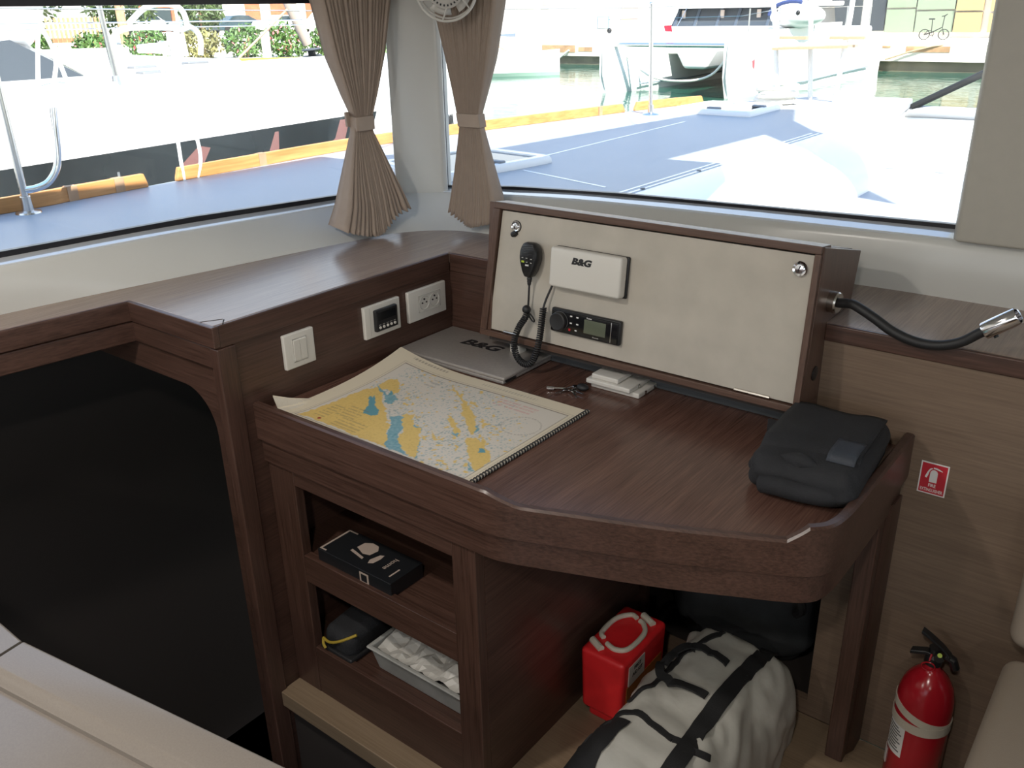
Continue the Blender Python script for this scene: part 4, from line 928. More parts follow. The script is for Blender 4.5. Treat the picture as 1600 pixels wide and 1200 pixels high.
plain('sail_tan', (.42, .34, .29), .8, noise_amt=.08, noise_scale=3)
plain('net_white', (.78, .78, .76), .7)
plain('antifoul', (.30, .42, .36), .6)
plain('navy_frame', (.06, .075, .10), .4)
m_, nt_, b_n = new_mat('harbour_water')
b_n.inputs['Base Color'].default_value = (.012, .075, .050, 1); b_n.inputs['Roughness'].default_value = .03; b_n.inputs['IOR'].default_value = 1.33
tc_ = nt_.nodes.new('ShaderNodeTexCoord'); mp_ = nt_.nodes.new('ShaderNodeMapping'); mp_.inputs['Scale'].default_value = (.55, 1.6, 1); mp_.inputs['Rotation'].default_value = (0, 0, -.6)
nz_ = nt_.nodes.new('ShaderNodeTexNoise'); nz_.inputs['Scale'].default_value = 1.6; nz_.inputs['Detail'].default_value = 4
bp_ = nt_.nodes.new('ShaderNodeBump'); bp_.inputs['Strength'].default_value = .22; bp_.inputs['Distance'].default_value = .09
nt_.links.new(tc_.outputs['Object'], mp_.inputs['Vector']); nt_.links.new(mp_.outputs['Vector'], nz_.inputs['Vector']); nt_.links.new(nz_.outputs['Fac'], bp_.inputs['Height']); nt_.links.new(bp_.outputs['Normal'], b_n.inputs['Normal'])

EDGE = [(-1.93, -3.2), (-1.93, 1.0), (-1.955, 1.7), (-1.99, 2.3), (-2.03, 3.2), (-1.965, 3.82), (-1.78, 4.9), (-1.57, 5.9), (-1.20, 6.55), (-.95, 7.0)]
es = spline([Vector((x, y, 0)) for x, y in EDGE], 6)
dk = [(p.x, p.y) for p in es]+[(-.55, 7.1), (-.3, 7.1), (-.16, 6.2), (-.16, 2.1), (-.56, 2.1), (-.56, -3.2)]
m = MB(); m.prism(dk, .84, .90); o = m.build('floor_deck', 'deck_white', bevel=.012); struct(o, 'white fibreglass side deck and foredeck outside the windows')
m = MB(); m.prism([(p.x+.004, p.y) for p in es]+[(-.55, 7.08), (-.32, 7.08), (-.2, 6.2), (-.2, 2.4), (-1.0, 2.35), (-1.0, -3.2)], -1.2, .845); m.build('hull_side', 'hull_white', o)
for (x0, y0), (x1, y1) in (((-1.0, 3.30), (-1.07, 5.05)), ((-.85, 3.13), (-.33, 2.98)), ((-.225, 2.4), (-.225, 4.9)), ((-.19, 2.4), (-.19, 4.9))):
    d = Vector((x1-x0, y1-y0, 0)).normalized(); n = Vector((-d.y, d.x, 0))*.006
    m = MB(); a = Vector((x0, y0, .9)); b = Vector((x1, y1, .9)); m.hexa([a-n, b-n, b+n, a+n]+[p+Vector((0, 0, .0015)) for p in (a-n, b-n, b+n, a+n)]); m.build('deck_bead', 'hull_white', o)
# rolled step from the foredeck down to the bridgedeck
rings = []
for y, k in ((2.12, 1), (3.0, 1), (4.0, 1), (4.55, .98), (4.8, .9), (4.95, .7), (5.02, .35), (5.03, .02)):
    rings.append([Vector((-.16-.01, y, .55))]+[Vector((-.165+.44*k*math.sin(a), y, .70+.202*math.cos(a))) for a in [pi/2*i/14 for i in range(15)]])
m = MB(); m.loft(rings); o2 = m.build('trim_deck', 'hull_white', smooth=True, angle=60); struct(o2, 'rounded white step curving down from the foredeck')
for x, y in ((-.185, 3.02), (-.19, 3.5)):
    m = MB(); m.lathe([(.0005, 0), (.011, 0), (.009, .006), (.0005, .007)], (x, y, .90), (0, 0, 1), 12); m.build('deck_stud', 'grey_plastic', o2)
m = MB(); m.box(-.16, 6.5, 2.1, 5.1, .60, .72); m.box(-.17, -.15, 2.1, 6.2, .5, .88); o = m.build('floor_bridgedeck', 'deck_white', bevel=.01); struct(o, 'sunlit white bridgedeck ahead of the front window')
m = MB(); m.grid(lambda u, v: Vector((-.3+6.7*u, 5.05+1.88*v, .715+.07*v-.03*math.sin(pi*u)*math.sin(pi*v))), 20, 10)
o = m.build('trampoline_net', 'net_white'); tag(o, 'white trampoline net stretched between the bows', 'net'); o.modifiers.new('t', 'SOLIDIFY').thickness = .01
m = MB()
for k in range(24): m.tube([(-.1+.26*k, 5.06, .728), (.03+.26*k, 5.16, .73), (.16+.26*k, 5.06, .728)], .005, 5)
m.build('lashing', 'rope_white', o)
m = MB(); m.tube([(-.70, 7.02, .80), (6.8, 7.02, .80)], .06, 16); o = m.build('crossbeam', 'deck_white'); tag(o, 'pale tubular crossbeam spanning between the bows', 'beam')
m = MB(); m.tube([(-.27, 6.99, .85), (.18, 6.99, 1.10), (1.3, 6.99, 1.72)], .024, 10); o = m.build('striker_strut', 'tyre'); tag(o, 'dark diagonal strut rising from the bow crossbeam', 'strut')

# toe rails
def rail(y0, y1, nm, label, bevel_end=True, posts=()):
    P = [p for p in es if y0 <= p.y <= y1]; rows = []
    for i, p in enumerate(P):
        a = P[max(i-1, 0)]; b = P[min(i+1, len(P)-1)]; t = (b-a).normalized(); n = Vector((t.y, -t.x, 0)); h = .056
        if i == 0 or i == len(P)-1: h = .012
        c = p+n*.02
        rows.append([c-n*.013+Vector((0, 0, .9)), c+n*.013+Vector((0, 0, .9)), c+n*.011+Vector((0, 0, .9+h)), c-n*.011+Vector((0, 0, .9+h))])
    m = MB(); m.loft(rows); o = m.build(nm, 'teak', bevel=.003); tag(o, label, 'rail', 'varnished toe rails along the deck edge')
    for y in posts:
        p = min(P, key=lambda q: abs(q.y-y)); m = MB(); m.box(p.x+.004, p.x+.036, y-.02, y+.02, .9, .957); m.build('joint_block', 'bark', o)
es_b = es
es = spline([Vector((x, y, 0)) for x, y in EDGE], 40)
rail(-2, 2.0, 'toe_rail', 'orange varnished toe rail beside the hooked stanchion', posts=(1.66, 1.86))
rail(2.13, 5.35, 'toe_rail', 'orange varnished toe rail running forward from the gate gap past both windows', posts=(2.6, 5.1))
rail(5.45, 6.1, 'toe_rail', 'short brown toe rail piece near the forward hatch')
# stanchions on our deck
t = thing('stanchion', 'steel stanchion with a hooked side tube standing on the near side deck', 'stanchion', (-1.84, 1.447, .9))
m = MB(); m.tube([(-1.84, 1.447, .9), (-1.85, 1.447, 1.35), (-1.86, 1.447, 1.75)], .0135, 12); m.build('post', 'steel', t)
m = MB(); m.lathe([(.0005, 0), (.045, 0), (.043, .006), (.02, .010), (.018, .06), (.0005, .062)], (-1.84, 1.447, .9), (0, 0, 1), 24); m.build('base', 'steel', t)
m = MB(); m.tube(spline([(-1.84, 1.45, .982), (-1.83, 1.49, .984), (-1.825, 1.535, 1.0), (-1.82, 1.572, 1.045), (-1.82, 1.59, 1.11), (-1.82, 1.60, 1.20), (-1.82, 1.607, 1.258)], 6), .013, 12); m.build('hook_tube', 'chrome', t)
for i, (x, y, cv, lab) in enumerate(((-1.955, 2.165, .0, 'straight white gate post in the gap of the toe rail'), (-1.96, 2.235, .05, 'curved white gate post in the gap of the toe rail'))):
    m = MB(); m.tube(spline([(x, y, .9), (x, y+cv*.6, .98), (x, y+cv*.4, 1.09), (x-.02, y-cv*.6, 1.25), (x-.03, y-cv, 1.4)], 6), .008, 8)
    tag(m.build('gate_post', 'hull_white'), lab, 'post')
t = thing('stanchion', 'slim steel stanchion on the foredeck edge right of the curtain', 'stanchion', (-1.45, 5.3, .9))
m = MB(); m.tube([(-1.45, 5.3, .9), (-1.475, 5.3, 1.56)], .0135, 12); m.sphere((-1.476, 5.3, 1.565), .016, 10, 6); m.build('post', 'steel', t)
m = MB(); m.lathe([(.0005, 0), (.06, 0), (.05, .008), (.02, .014), (.018, .06), (.0005, .062)], (-1.45, 5.3, .9), (0, 0, 1), 20); m.build('base', 'steel', t)
m = MB(); m.tube([(-1.9, .9, 1.60), (-2.02, 3.2, 1.56), (-1.475, 5.3, 1.545), (-1.20, 6.6, 1.57)], .003, 6); tag(m.build('lifeline', 'steel'), 'thin steel lifeline strung between the foredeck stanchions', 'wire')
t = thing('bow_pulpit', 'white tubular bow pulpit with a wooden seat slat at our port bow', 'pulpit', (-.95, 6.6, .9))
for P, nm in (([(-1.12, 6.6, .9), (-1.20, 6.6, 1.45), (-1.24, 6.6, 1.62)], 'leg'), ([(-.92, 6.72, .9), (-.99, 6.7, 1.62)], 'leg'), ([(-.70, 6.6, .9), (-.66, 6.6, 1.48), (-.66, 6.6, 1.62)], 'leg'), ([(-1.24, 6.6, 1.62), (-.99, 6.75, 1.64), (-.66, 6.6, 1.62)], 'top_rail')):
    m = MB(); m.tube(spline(P, 6), .018, 10); m.build(nm, 'hull_white', t)
m = MB(); m.hexa([(-1.16, 6.5, 1.245), (-.62, 6.5, 1.262), (-.62, 6.72, 1.262), (-1.16, 6.72, 1.245), (-1.16, 6.5, 1.262), (-.62, 6.5, 1.28), (-.62, 6.72, 1.28), (-1.16, 6.72, 1.262)]); m.build('seat_slat', 'rope_tan', t)
for x, y, w in ((-1.045, 6.6, .1), (-.66, 6.6, .12)):
    m = MB(); m.box(x-w, x+w, y-.02, y+.02, 1.315, 1.335); m.build('seat_clip', 'rope_tan', t)
# hatches
def hatch(C, z, label, glass):
    t = thing('deck_hatch', label, 'hatch', (sum(c[0] for c in C)/4, sum(c[1] for c in C)/4, z))
    c = [Vector((*p, z)) for p in C]; mid = sum(c, Vector())/4
    def rg(k, dz): return [q for i in range(4) for q in [ (mid+(c[i]-mid)*k).lerp(mid+(c[i-1]-mid)*k, .14)+Vector((0, 0, dz)), (mid+(c[i]-mid)*k*.975)+Vector((0, 0, dz)), (mid+(c[i]-mid)*k).lerp(mid+(c[(i+1) % 4]-mid)*k, .14)+Vector((0, 0, dz))]]
    m = MB(); m.loft([rg(1, 0), rg(1, .02), rg(.97, .034), rg(.84, .034), rg(.83, .024), rg(.83, 0)]); m.build('frame', 'hull_white', t, smooth=True, angle=40)
    m = MB(); m.loft([rg(.835, .018), rg(.835, .027)]); m.build('glass', glass, t)
    a = c[1].lerp(c[2], .5).lerp(mid, .22); 
    for q in (c[1].lerp(c[2], .55).lerp(mid, .25), c[0].lerp(c[1], .5).lerp(mid, .25)):
        m = MB(); m.rbox(q+Vector((0, 0, .035)), (.045, .02, .009), .008); m.build('handle', 'grey_plastic', t)
    if z < .899 or C[0][1] > 5: return
    m = MB(); m.sphere(mid.lerp(c[0], -.1)+Vector((.09, -.08, .045)), .05, 14, 8, (.7, .9, 1)); m.build('vent', 'grey_plastic', t)
hatch([(-1.45, 2.80), (-.94, 2.70), (-.855, 3.37), (-1.33, 3.42)], .90, 'flush deck hatch with mirror-like glass behind the right curtain', 'hatch_glass')
hatch([(-1.40, 5.46), (-.82, 5.44), (-.84, 6.02), (-1.37, 6.02)], .90, 'white framed forward hatch near the bow', 'hatch_glass')
m = MB(); m.sphere((-1.02, 6.28, .93), .1, 14, 8, (1.5, 1, .6)); m.tube([(-1.0+.14*math.cos(a), 6.28+.1*math.sin(a), .92+.008*a) for a in [k*.4 for k in range(40)]], .016, 6)
for p in m.v: p.z = max(p.z, .901)
tag(m.build('rope_coil', 'rope_white'), 'coiled white mooring rope lying on the bow behind the forward hatch', 'rope')
# unseen awning added over the foredeck, cut to cast the deck shadow
aw = thing('added_awning', 'white canvas sheet added out of view to shade the foredeck', 'awning', (.6, 3.6, .9))
AWZ = 2.9
shx, shy = -SUNDIR[0]/-SUNDIR[2]*(AWZ-.9), -SUNDIR[1]/-SUNDIR[2]*(AWZ-.9)   # where a deck shadow comes from
AW = [(-1.80, 1.9), (-1.80, 3.0), (-1.36, 3.6), (-1.16, 5.9), (-.75, 6.0), (-.52, 5.4), (-.25, 5.0), (.15, 4.65), (.62, 4.05), (.1, 4.22), (-.15, 4.42), (-.42, 4.73), (-.46, 3.72), (-.2, 3.74), (0, 3.4), (.15, 2.85), (.2, 1.9)]  # outline of the shadow wanted on deck, notch included
m = MB(); m.prism([(x+shx, y+shy) for x, y in AW], AWZ, AWZ+.006); m.build('canvas', 'net_white', aw)
for x, y in ((-1.80, 3.0), (-1.16, 5.9), (-.36, 4.9), (.15, 2.85)):
    q = Vector((x+shx, y+shy, AWZ)); e = Vector((x*.3+1.2, y+1.5, 5.5)); m = MB(); m.tube([q, e], .006, 6); m.build('guy_line', 'rope_white', aw)


# ================================================================== LEFT NEIGHBOUR CATAMARAN
nb = thing('moored_catamaran', 'large white catamaran with black hull windows moored close alongside on the left', 'boat', (-5.5, 0, -1))
XN = -3.4
hp_ = [(-9, XN), (2, XN), (4.6, XN), (5.4, XN-.06), (5.95, XN-.25), (6.2, XN-.55), (6.2, XN-.75), (5.4, XN-1.2), (3, XN-1.35), (-9, XN-1.35)]
m = MB(); m.loft([[Vector((x, y*.985 if y > 5 else y, -1.2)) for y, x in hp_], [Vector((x, y, .2)) for y, x in hp_], [Vector((x, y, 1.13)) for y, x in hp_], [Vector((x-.04 if x > -3.6 else x, y, 1.22)) for y, x in hp_]]); m.build('hull', 'hull_white', nb, smooth=True, angle=40)
m = MB(); m.hexa([(XN+.012, -6, .25), (XN+.012, 4.45, .45), (XN-.02, 4.45, .45), (XN-.02, -6, .25), (XN+.012, -6, .70), (XN+.012, 4.7, .885), (XN-.02, 4.7, .885), (XN-.02, -6, .70)])
m.v[1+0] = Vector((XN+.012, 4.45, .40)); m.build('hull_window', 'hull_glass', nb)
m = MB(); m.box(XN+.0121, XN+.0125, 2.64, 2.655, .4, .74); m.box(XN+.0121, XN+.0125, 3.05, 3.30, .70, .705); m.box(XN+.0121, XN+.0125, 3.05, 3.056, .45, .705); m.build('window_frame', 'grey_plastic', nb)
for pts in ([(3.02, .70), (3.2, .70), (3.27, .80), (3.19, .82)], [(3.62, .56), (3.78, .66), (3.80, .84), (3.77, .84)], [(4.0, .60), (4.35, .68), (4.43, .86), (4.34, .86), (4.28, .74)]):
    MB().prism(pts, XN+.0121, XN+.0128, 'x').build('painted_reflection', 'reflection_rose', nb)  # flat rose patches painting reflections on the dark hull window
m = MB(); m.prism([(-4.7, -9), (-4.7, 4.3), (-5.2, 4.9), (-8.6, 5.3), (-8.6, -9)], .7, 1.205); m.build('bridgedeck', 'hull_white', nb, bevel=.02)
m = MB(); m.loft([[Vector((x, y, z)) for y, x in ((-9, -8.5), (5.2, -8.5), (6.0, -9), (6.2, -9.2), (5.4, -9.8), (-9, -9.9))] for z in (-1.2, 1.22)]); m.build('hull', 'hull_white', nb)
# coachroof with dark raked windscreen
m = MB(); m.loft([[Vector((x, y, 1.205)) for x, y in ((-4.15, 2.98), (-4.4, 3.1), (-5.0, 3.16), (-7.6, 3.2), (-7.6, -6), (-4.2, -6))], [Vector((x, y, 1.62)) for x, y in ((-4.3, 2.3), (-4.6, 2.5), (-5.0, 2.55), (-7.6, 2.6), (-7.6, -6), (-4.3, -6))]]); m.build('windscreen', 'smoke_glass', nb)
m = MB(); m.loft([[Vector((x, 2.55+k*r_*math.cos(a)-.1*(1-k), 1.70+k*r_*math.sin(a))) for a in [2*pi*q/24 for q in range(24)]] for x, k, r_ in ((-4.15, .25, .42), (-4.25, .7, .42), (-4.45, .95, .42), (-4.7, 1, .42), (-7.8, 1, .42))]); m.box(-7.7, -4.5, -6, 2.5, 1.6, 2.05); m.build('coachroof', 'hull_white', nb, smooth=True, angle=50)
for P in ([(-3.52, 2.36, 1.2), (-3.52, 2.42, 1.47), (-3.52, 2.46, 1.53)], [(-3.55, 2.45, 1.2), (-3.54, 2.50, 1.36), (-3.52, 2.44, 1.53)], [(-3.56, 2.55, 1.2), (-3.52, 2.49, 1.42)]):
    m = MB(); m.tube(spline(P, 4), .012, 8); m.build('gate_post', 'hull_white', nb)
m = MB(); m.tube([(-3.46, 2.78, 1.2), (-3.46, 2.745, 1.8)], .0155, 10); m.lathe([(.0005, 0), (.03, 0), (.02, .05), (.0005, .05)], (-3.46, 2.78, 1.2), (0, 0, 1), 12); m.build('stanchion', 'steel', nb)
m = MB(); m.tube([(-3.46, -2, 1.55), (-3.52, 2.46, 1.53), (-3.6, 5.6, 1.50)], .004, 6); m.tube([(-3.46, -2, 1.50), (-3.52, 2.46, 1.50), (-3.6, 5.6, 1.47)], .003, 6); m.build('lifeline', 'steel', nb)
for P in ([(-6.5, 4.55, 1.2), (-6.5, 4.5, 1.34), (-6.5, 4.63, 1.46), (-6.5, 5.12, 1.455), (-6.5, 5.2, 1.43)], [(-6.5, 4.68, 1.50), (-6.5, 4.85, 1.62), (-6.5, 5.0, 1.66), (-6.5, 5.17, 1.65), (-6.5, 5.26, 1.58), (-6.5, 5.28, 1.44)], [(-6.5, 5.06, 1.2), (-6.5, 5.07, 1.42)], [(-6.5, 5.17, 1.2), (-6.5, 5.15, 1.43)], [(-6.5, 5.22, 1.2), (-6.5, 5.2, 1.40)], [(-6.5, 5.38, 1.2), (-6.5, 5.40, 1.36), (-6.5, 5.32, 1.45), (-6.5, 5.2, 1.43)]):
    m = MB(); m.tube(spline(P, 6), .026, 10); m.build('pulpit_rail', 'hull_white', nb)
m = MB(); m.tube([(-6.6+.16*math.cos(a), 4.95+.12*math.sin(a), 1.235+.012*a*.5) for a in [k*.5 for k in range(30)]], .022, 7); m.build('rope_coil', 'rope_white', nb)
for y, x in ((3.30, -3.95), (3.62, -4.6), (4.15, -4.75)):
    m = MB(); m.rbox((x, y, 1.222), (.05, .09, .014), .01); m.build('cleat', 'grey_plastic', nb)
m = MB(); m.rbox((-5.5, 5.15, 1.12), (.1, .12, .03), .015); m.build('bow_fitting', 'grey_plastic', nb)
m = MB(); m.tube([(-6.05, 6.0, 3.2), (-6.0, 6.11, 1.68), (-6.0, 6.30, 1.27)], [.07, .062, .05], 12); m.build('furled_sail', 'sail_tan', nb)
m = MB(); m.lathe([(.0005, 0), (.05, 0), (.10, .015), (.10, .025), (.04, .035), (.04, .07), (.10, .08), (.10, .09), (.0005, .09)], (-6.0, 6.35, 1.13), (0, -.1, 1), 20); m.build('furling_drum', 'black_plastic', nb)
m = MB(); m.tube([(-6.0, 5.37, 1.12), (-6.0, 6.10, 1.60)], .012, 8); m.build('tack_line', 'rope_tan', nb)
for i in range(9):
    y = 5.40+i*.036; m = MB(); a = (.62, .74+.05*(i % 3 == 0), .03); 
    m.tube(spline([(XN-.055-(y-5.4)*.34, y, .63-.02*(i % 2)), (XN-.055-(y-5.4)*.34, y+.02, .76+.11*(i == 1)), (XN-.055-(y-5.4)*.34, y+.03, .64)], 4), .006, 5); m.build('hull_script', 'ink', nb)

# ================================================================== WATER, QUAYS
m = MB(); m.box(-60, 30, -20, 60, -1.3, -1.0); o = m.build('water', 'harbour_water'); struct(o, 'green harbour water')
# right quay along Y = 38.6
m = MB(); m.box(-45, 20, 38.6, 75, -.62, 0); m.box(-45, 20, 38.85, 75, -1.3, -.6); o = m.build('ground_quay', 'quay_stone'); struct(o, 'pale stone quay across the basin')
m = MB(); m.box(-45, 20, 38.78, 38.86, -1.2, -.62); m.build('quay_recess', 'quay_dark', o)
for x0, x1, z0, z1 in ((-9.0, -7.4, -.28, -.06), (-10.2, -9.6, -.12, -.05), (-26.6, -24.6, -.45, -.12), (-24.4, -23.6, -.4, -.2)):
    m = MB(); m.box(x0, x1, 38.585, 38.6, z0, z1); m.build('rust_stain', 'rust', o)
# left quay
LQ = [(-36.6, 15.4), (-34.5, 17.2), (-33.2, 18.15), (-31.8, 19.3), (-29.4, 21.15), (-27.5, 22.7), (-26.2, 23.8), (-22.5, 27.0)]
a = Vector((-38, 14.2, 0)); bq = Vector((-23.0, 26.6, 0)); dq = (bq-a).normalized(); nq = Vector((-dq.y, dq.x, 0))
def Q(s, n, z): return a+dq*s+nq*n+Vector((0, 0, z))
m = MB(); m.hexa([Q(-20, 0, -1.3), Q(19, 0, -1.3), Q(10, 70, -1.3), Q(-20, 70, -1.3), Q(-20, 0, 0), Q(19, 0, 0), Q(10, 70, .1), Q(-20, 70, .1)]); o = m.build('ground_left', 'quay_stone'); struct(o, 'pale quay behind the left boats')
m = MB(); m.hexa([Q(-20, -.02, -.12), Q(19, -.02, -.12), Q(19, .3, -.12), Q(-20, .3, -.12), Q(-20, -.02, .03), Q(19, -.02, .03), Q(19, .3, .03), Q(-20, .3, .03)]); m.build('kerb_paint', 'paint_yellow', o)
m = MB(); m.hexa([Q(-20, 6, 0), Q(18, 6, 0), Q(18, 6.3, 0), Q(-20, 6.3, 0), Q(-20, 6, .45), Q(18, 6, .45), Q(18, 6.3, .45), Q(-20, 6.3, .45)]); m.build('low_wall', 'plaster', o)

def foliage(c, r, n, lsz, seed, sq=(1, 1, 1)):
    rd = random.Random(seed); m = MB()
    for _ in range(n):
        d = Vector((rd.gauss(0, 1), rd.gauss(0, 1), rd.gauss(0, 1))).normalized(); k = rd.uniform(.55, 1.0)*(1+.22*noise.noise(d*2.3+Vector((seed, 0, 0))))
        p = Vector(c)+Vector((d.x*sq[0], d.y*sq[1], d.z*sq[2]))*r*k
        u = Vector((rd.gauss(0, 1), rd.gauss(0, 1), rd.gauss(.6, 1))).normalized(); w = u.orthogonal().normalized(); l = lsz*rd.uniform(.7, 1.3)
        m.add([p-u*l*.5, p+w*l*.2, p+u*l*.5, p-w*l*.2], [(0, 1, 2, 3)])
    return m
SH_ = [(.6, .95, .60, 'leaf', 0), (3.6, .95, .60, 'leaf', 1), (6.0, .95, .55, 'leaf', 1), (8.1, 1.05, .66, 'leaf', 2), (10.2, 1.0, .62, 'leaf_dry', 0), (11.9, 1.05, .66, 'leaf', 1), (13.6, 1.1, .72, 'leaf', 3), (15.3, 1.05, .66, 'leaf', 2), (17.0, 1.1, .70, 'leaf', 1), (18.6, 1.0, .66, 'leaf', 1)]
desc = ['leftmost green oleander behind the neighbouring windscreen', 'green oleander left of the first quay lamp stanchion', 'small green oleander just right of the slim stanchion', 'oleander with deep red flowers behind the white pulpit hoop', 'yellowish dry green oleander behind the pulpit posts', 'rounded green oleander right of the pulpit posts', 'large oleander with many pink flowers by the white bollard', 'pink flowered oleander left of the furled sail', 'dense oleander behind the furling drum', 'green oleander half hidden by the left curtain']
for i, (s, r, hz, mt, nf) in enumerate(SH_):
    r *= .88; hz *= .85
    c = Q(s, 1.5+.3*(i % 2), hz); t = thing('oleander_bush', desc[i], 'bush', Q(s, 1.5+.3*(i % 2), 0), 'oleanders along the left quay')
    foliage(c, r, 900, .20, i*3.3, (1.05, .95, .72)).build('leaves', mt, t, smooth=False, merge=False)
    m = MB(); m.tube([Q(s, 1.5, 0), c], .06, 6); m.tube([Q(s+.1, 1.6, 0), c+Vector((.3, 0, .2))], .04, 6); m.build('stem', 'bark', t)
    if nf:
        foliage(c+Vector((.35, -.35, .1)), r*.9, 14*nf, .15, 50+i, (.9, .7, .7)).build('flowers', 'flower' if i in (3, 1) else 'flower_pink', t, smooth=False, merge=False)
def post_(s, n, h, w, label, nm='bollard', cat='bollard', mt='plaster'):
    p = Q(s, n, 0); m = MB(); m.rbox(p+Vector((0, 0, h/2)), (w, w, h/2), .04); tag(m.build(nm, mt), label, cat)
post_(13.0, .6, .95, .13, 'white square bollard in front of the pink oleander', 'bollard')
t = thing('quay_sign', 'small white two-legged notice board on the quay edge', 'sign', Q(17.0, .5, 0))
m = MB(); m.rbox(Q(17.0, .5, .62), (.20, .05, .22), .03); m.build('board', 'plaster', t)
for s in (16.88, 17.12):
    m = MB(); m.tube([Q(s, .5, 0), Q(s, .5, .45)], .03, 8); m.build('leg', 'plaster', t)
# palm trunk, fence, garden trees, buildings, cars
t = thing('palm_tree', 'palm with a rough tan trunk behind the left quay', 'tree', (-49.2, 29.2, 0))
m = MB(); m.tube([(-49.2, 29.2, 0), (-49.3, 29.2, 1.5), (-49.5, 29.3, 3.4)], [.28, .24, .26], 14); m.build('trunk', 'bark', t)
foliage((-49.5, 29.3, 4.2), 1.6, 300, .8, 77, (1, 1, .5)).build('fronds', 'leaf_dark', t, smooth=False, merge=False)
t = thing('picket_fence', 'brownish red picket fence by the trees on the far left', 'fence', (-51.6, 27.2, .3))
for k in range(18):
    f = k/17; p = Vector((-53.4, 25.6, 0)).lerp(Vector((-50.0, 28.3, 0)), f); m = MB(); m.box(p.x-.05, p.x+.05, p.y-.05, p.y+.05, .3, 1.62); m.build('picket', 'rust', t)
m = MB(); m.hexa([(-53.5, 25.45, .3), (-49.9, 28.3, .3), (-49.95, 28.45, .3), (-53.55, 25.6, .3), (-53.5, 25.45, .55), (-49.9, 28.3, .55), (-49.95, 28.45, .55), (-53.55, 25.6, .55)]); m.build('bottom_rail', 'brick_red', t)
for nm_, c, r, lab in (('garden_tree', (-57, 26.5, 3.0), 3.0, 'dark green garden tree behind the picket fence'), ('garden_tree', (-54, 32.0, 2.6), 2.4, 'dark green garden tree beside the palm trunk'), ('garden_tree', (-60.5, 42.0, 1.9), 1.7, 'rounded street tree seen through the pulpit hoop')):
    t = thing(nm_, lab, 'tree', (c[0], c[1], 0)); foliage(c, r, 1100, .45, r*9, (1, 1, .8)).build('crown', 'leaf_dark', t, smooth=False, merge=False)
    m = MB(); m.tube([(c[0], c[1], 0), c], .16, 8); m.build('trunk', 'bark', t)
def block(x0, y0, x1, y1, z0, z1, mt, name, label, cat, extra=None):
    d = Vector((x1-x0, y1-y0, 0)).normalized(); n = Vector((-d.y, d.x, 0))*6
    A_ = Vector((x0, y0, 0)); B_ = Vector((x1, y1, 0)); t = thing(name, label, cat, ((x0+x1)/2, (y0+y1)/2, 0))
    m = MB(); m.hexa([A_+Vector((0, 0, z0)), B_+Vector((0, 0, z0)), B_+n+Vector((0, 0, z0)), A_+n+Vector((0, 0, z0)), A_+Vector((0, 0, z1)), B_+Vector((0, 0, z1)), B_+n+Vector((0, 0, z1)), A_+n+Vector((0, 0, z1))]); m.build('wall', mt, t)
    L_ = (B_-A_).length
    for q_, (f0, f1, w0, w1, m2, nm) in enumerate(extra or []):
        p = A_+d*L_*f0; q = A_+d*L_*f1; k = Vector((-n.x, -n.y, 0)).normalized()*(.1+.02*q_)
        m = MB(); m.hexa([p+k+Vector((0, 0, w0)), q+k+Vector((0, 0, w0)), q+Vector((0, 0, w0)), p+Vector((0, 0, w0)), p+k+Vector((0, 0, w1)), q+k+Vector((0, 0, w1)), q+Vector((0, 0, w1)), p+Vector((0, 0, w1))]); m.build(nm, m2, t)
    return t
block(-90.5, 52.5, -74.5, 64.5, 0, 6, 'brick_red', 'brick_building', 'red brick building with white bays behind the parked cars', 'building',
      [(.0, .10, 0, 5, 'plaster', 'white_bay'), (.30, .36, 0, 5, 'plaster', 'white_bay'), (.40, .66, 0, 5, 'plaster', 'white_bay'), (.74, .79, 0, 5, 'plaster', 'white_bay'), (.88, .97, 0, 5, 'plaster', 'white_bay'), (.12, .28, .2, 2.4, 'car_glass', 'window')])
def car(p, ang, body, label, suv=False):
    t = thing('parked_car', label, 'car', p, 'cars parked behind the oleanders'); R_ = Matrix.Rotation(ang, 3, 'Z'); P_ = Vector(p); h = 1.65 if suv else 1.42
    def X(x, y, z): return P_+R_ @ Vector((x, y, z))
    prof = [(-2.1, .35), (-2.15, .75), (-1.95, .95), (-1.2, 1.0), (-.55, h-.05), (.2, h), (1.2, h-.04), (1.9, 1.05), (2.1, .95), (2.15, .4), (1.9, .28), (-1.9, .28)]
    m = MB(); m.loft([[X(x, y*(1 if z < 1.02 else .82), z) for x, z in prof] for y in (-.85, -.7, .7, .85)]); m.build('body', body, t, bevel=.06)
    m = MB(); m.loft([[X(x, y*.80, z) for x, z in ((-1.08, 1.03), (-.5, h-.12), (.2, h-.08), (1.15, h-.12), (1.7, 1.05))] for y in (-1.05, 1.05)]); m.build('window_glass', 'car_glass', t)
    for x in (-1.35, 1.35):
        for y in (-.82, .82):
            m = MB(); m.lathe([(.0005, -.1), (.33, -.1), (.33, .1), (.0005, .1)], X(x, y, .33), R_ @ Vector((0, 1, 0)), 18); m.build('wheel', 'tyre', t)
ca = pi/2
car((-71.0, 43.0, .3), ca, 'car_white', 'white off-road car parked left, seen through the pulpit hoop', True)
car((-68.8, 47.0, .15), ca, 'car_grey', 'bluish grey car parked behind the red flowered oleander')
car((-65.0, 48.0, .15), ca+.1, 'car_dark', 'dark teal car parked in the middle of the row')
car((-63.2, 51.2, .1), ca, 'car_white', 'white hatchback parked right of the dark teal car')
car((-60.2, 53.6, .1), ca, 'car_white', 'white estate car parked above the pink oleander', True)
car((-56.4, 55.4, .1), ca, 'car_dark', 'dark car parked behind the furled sail')

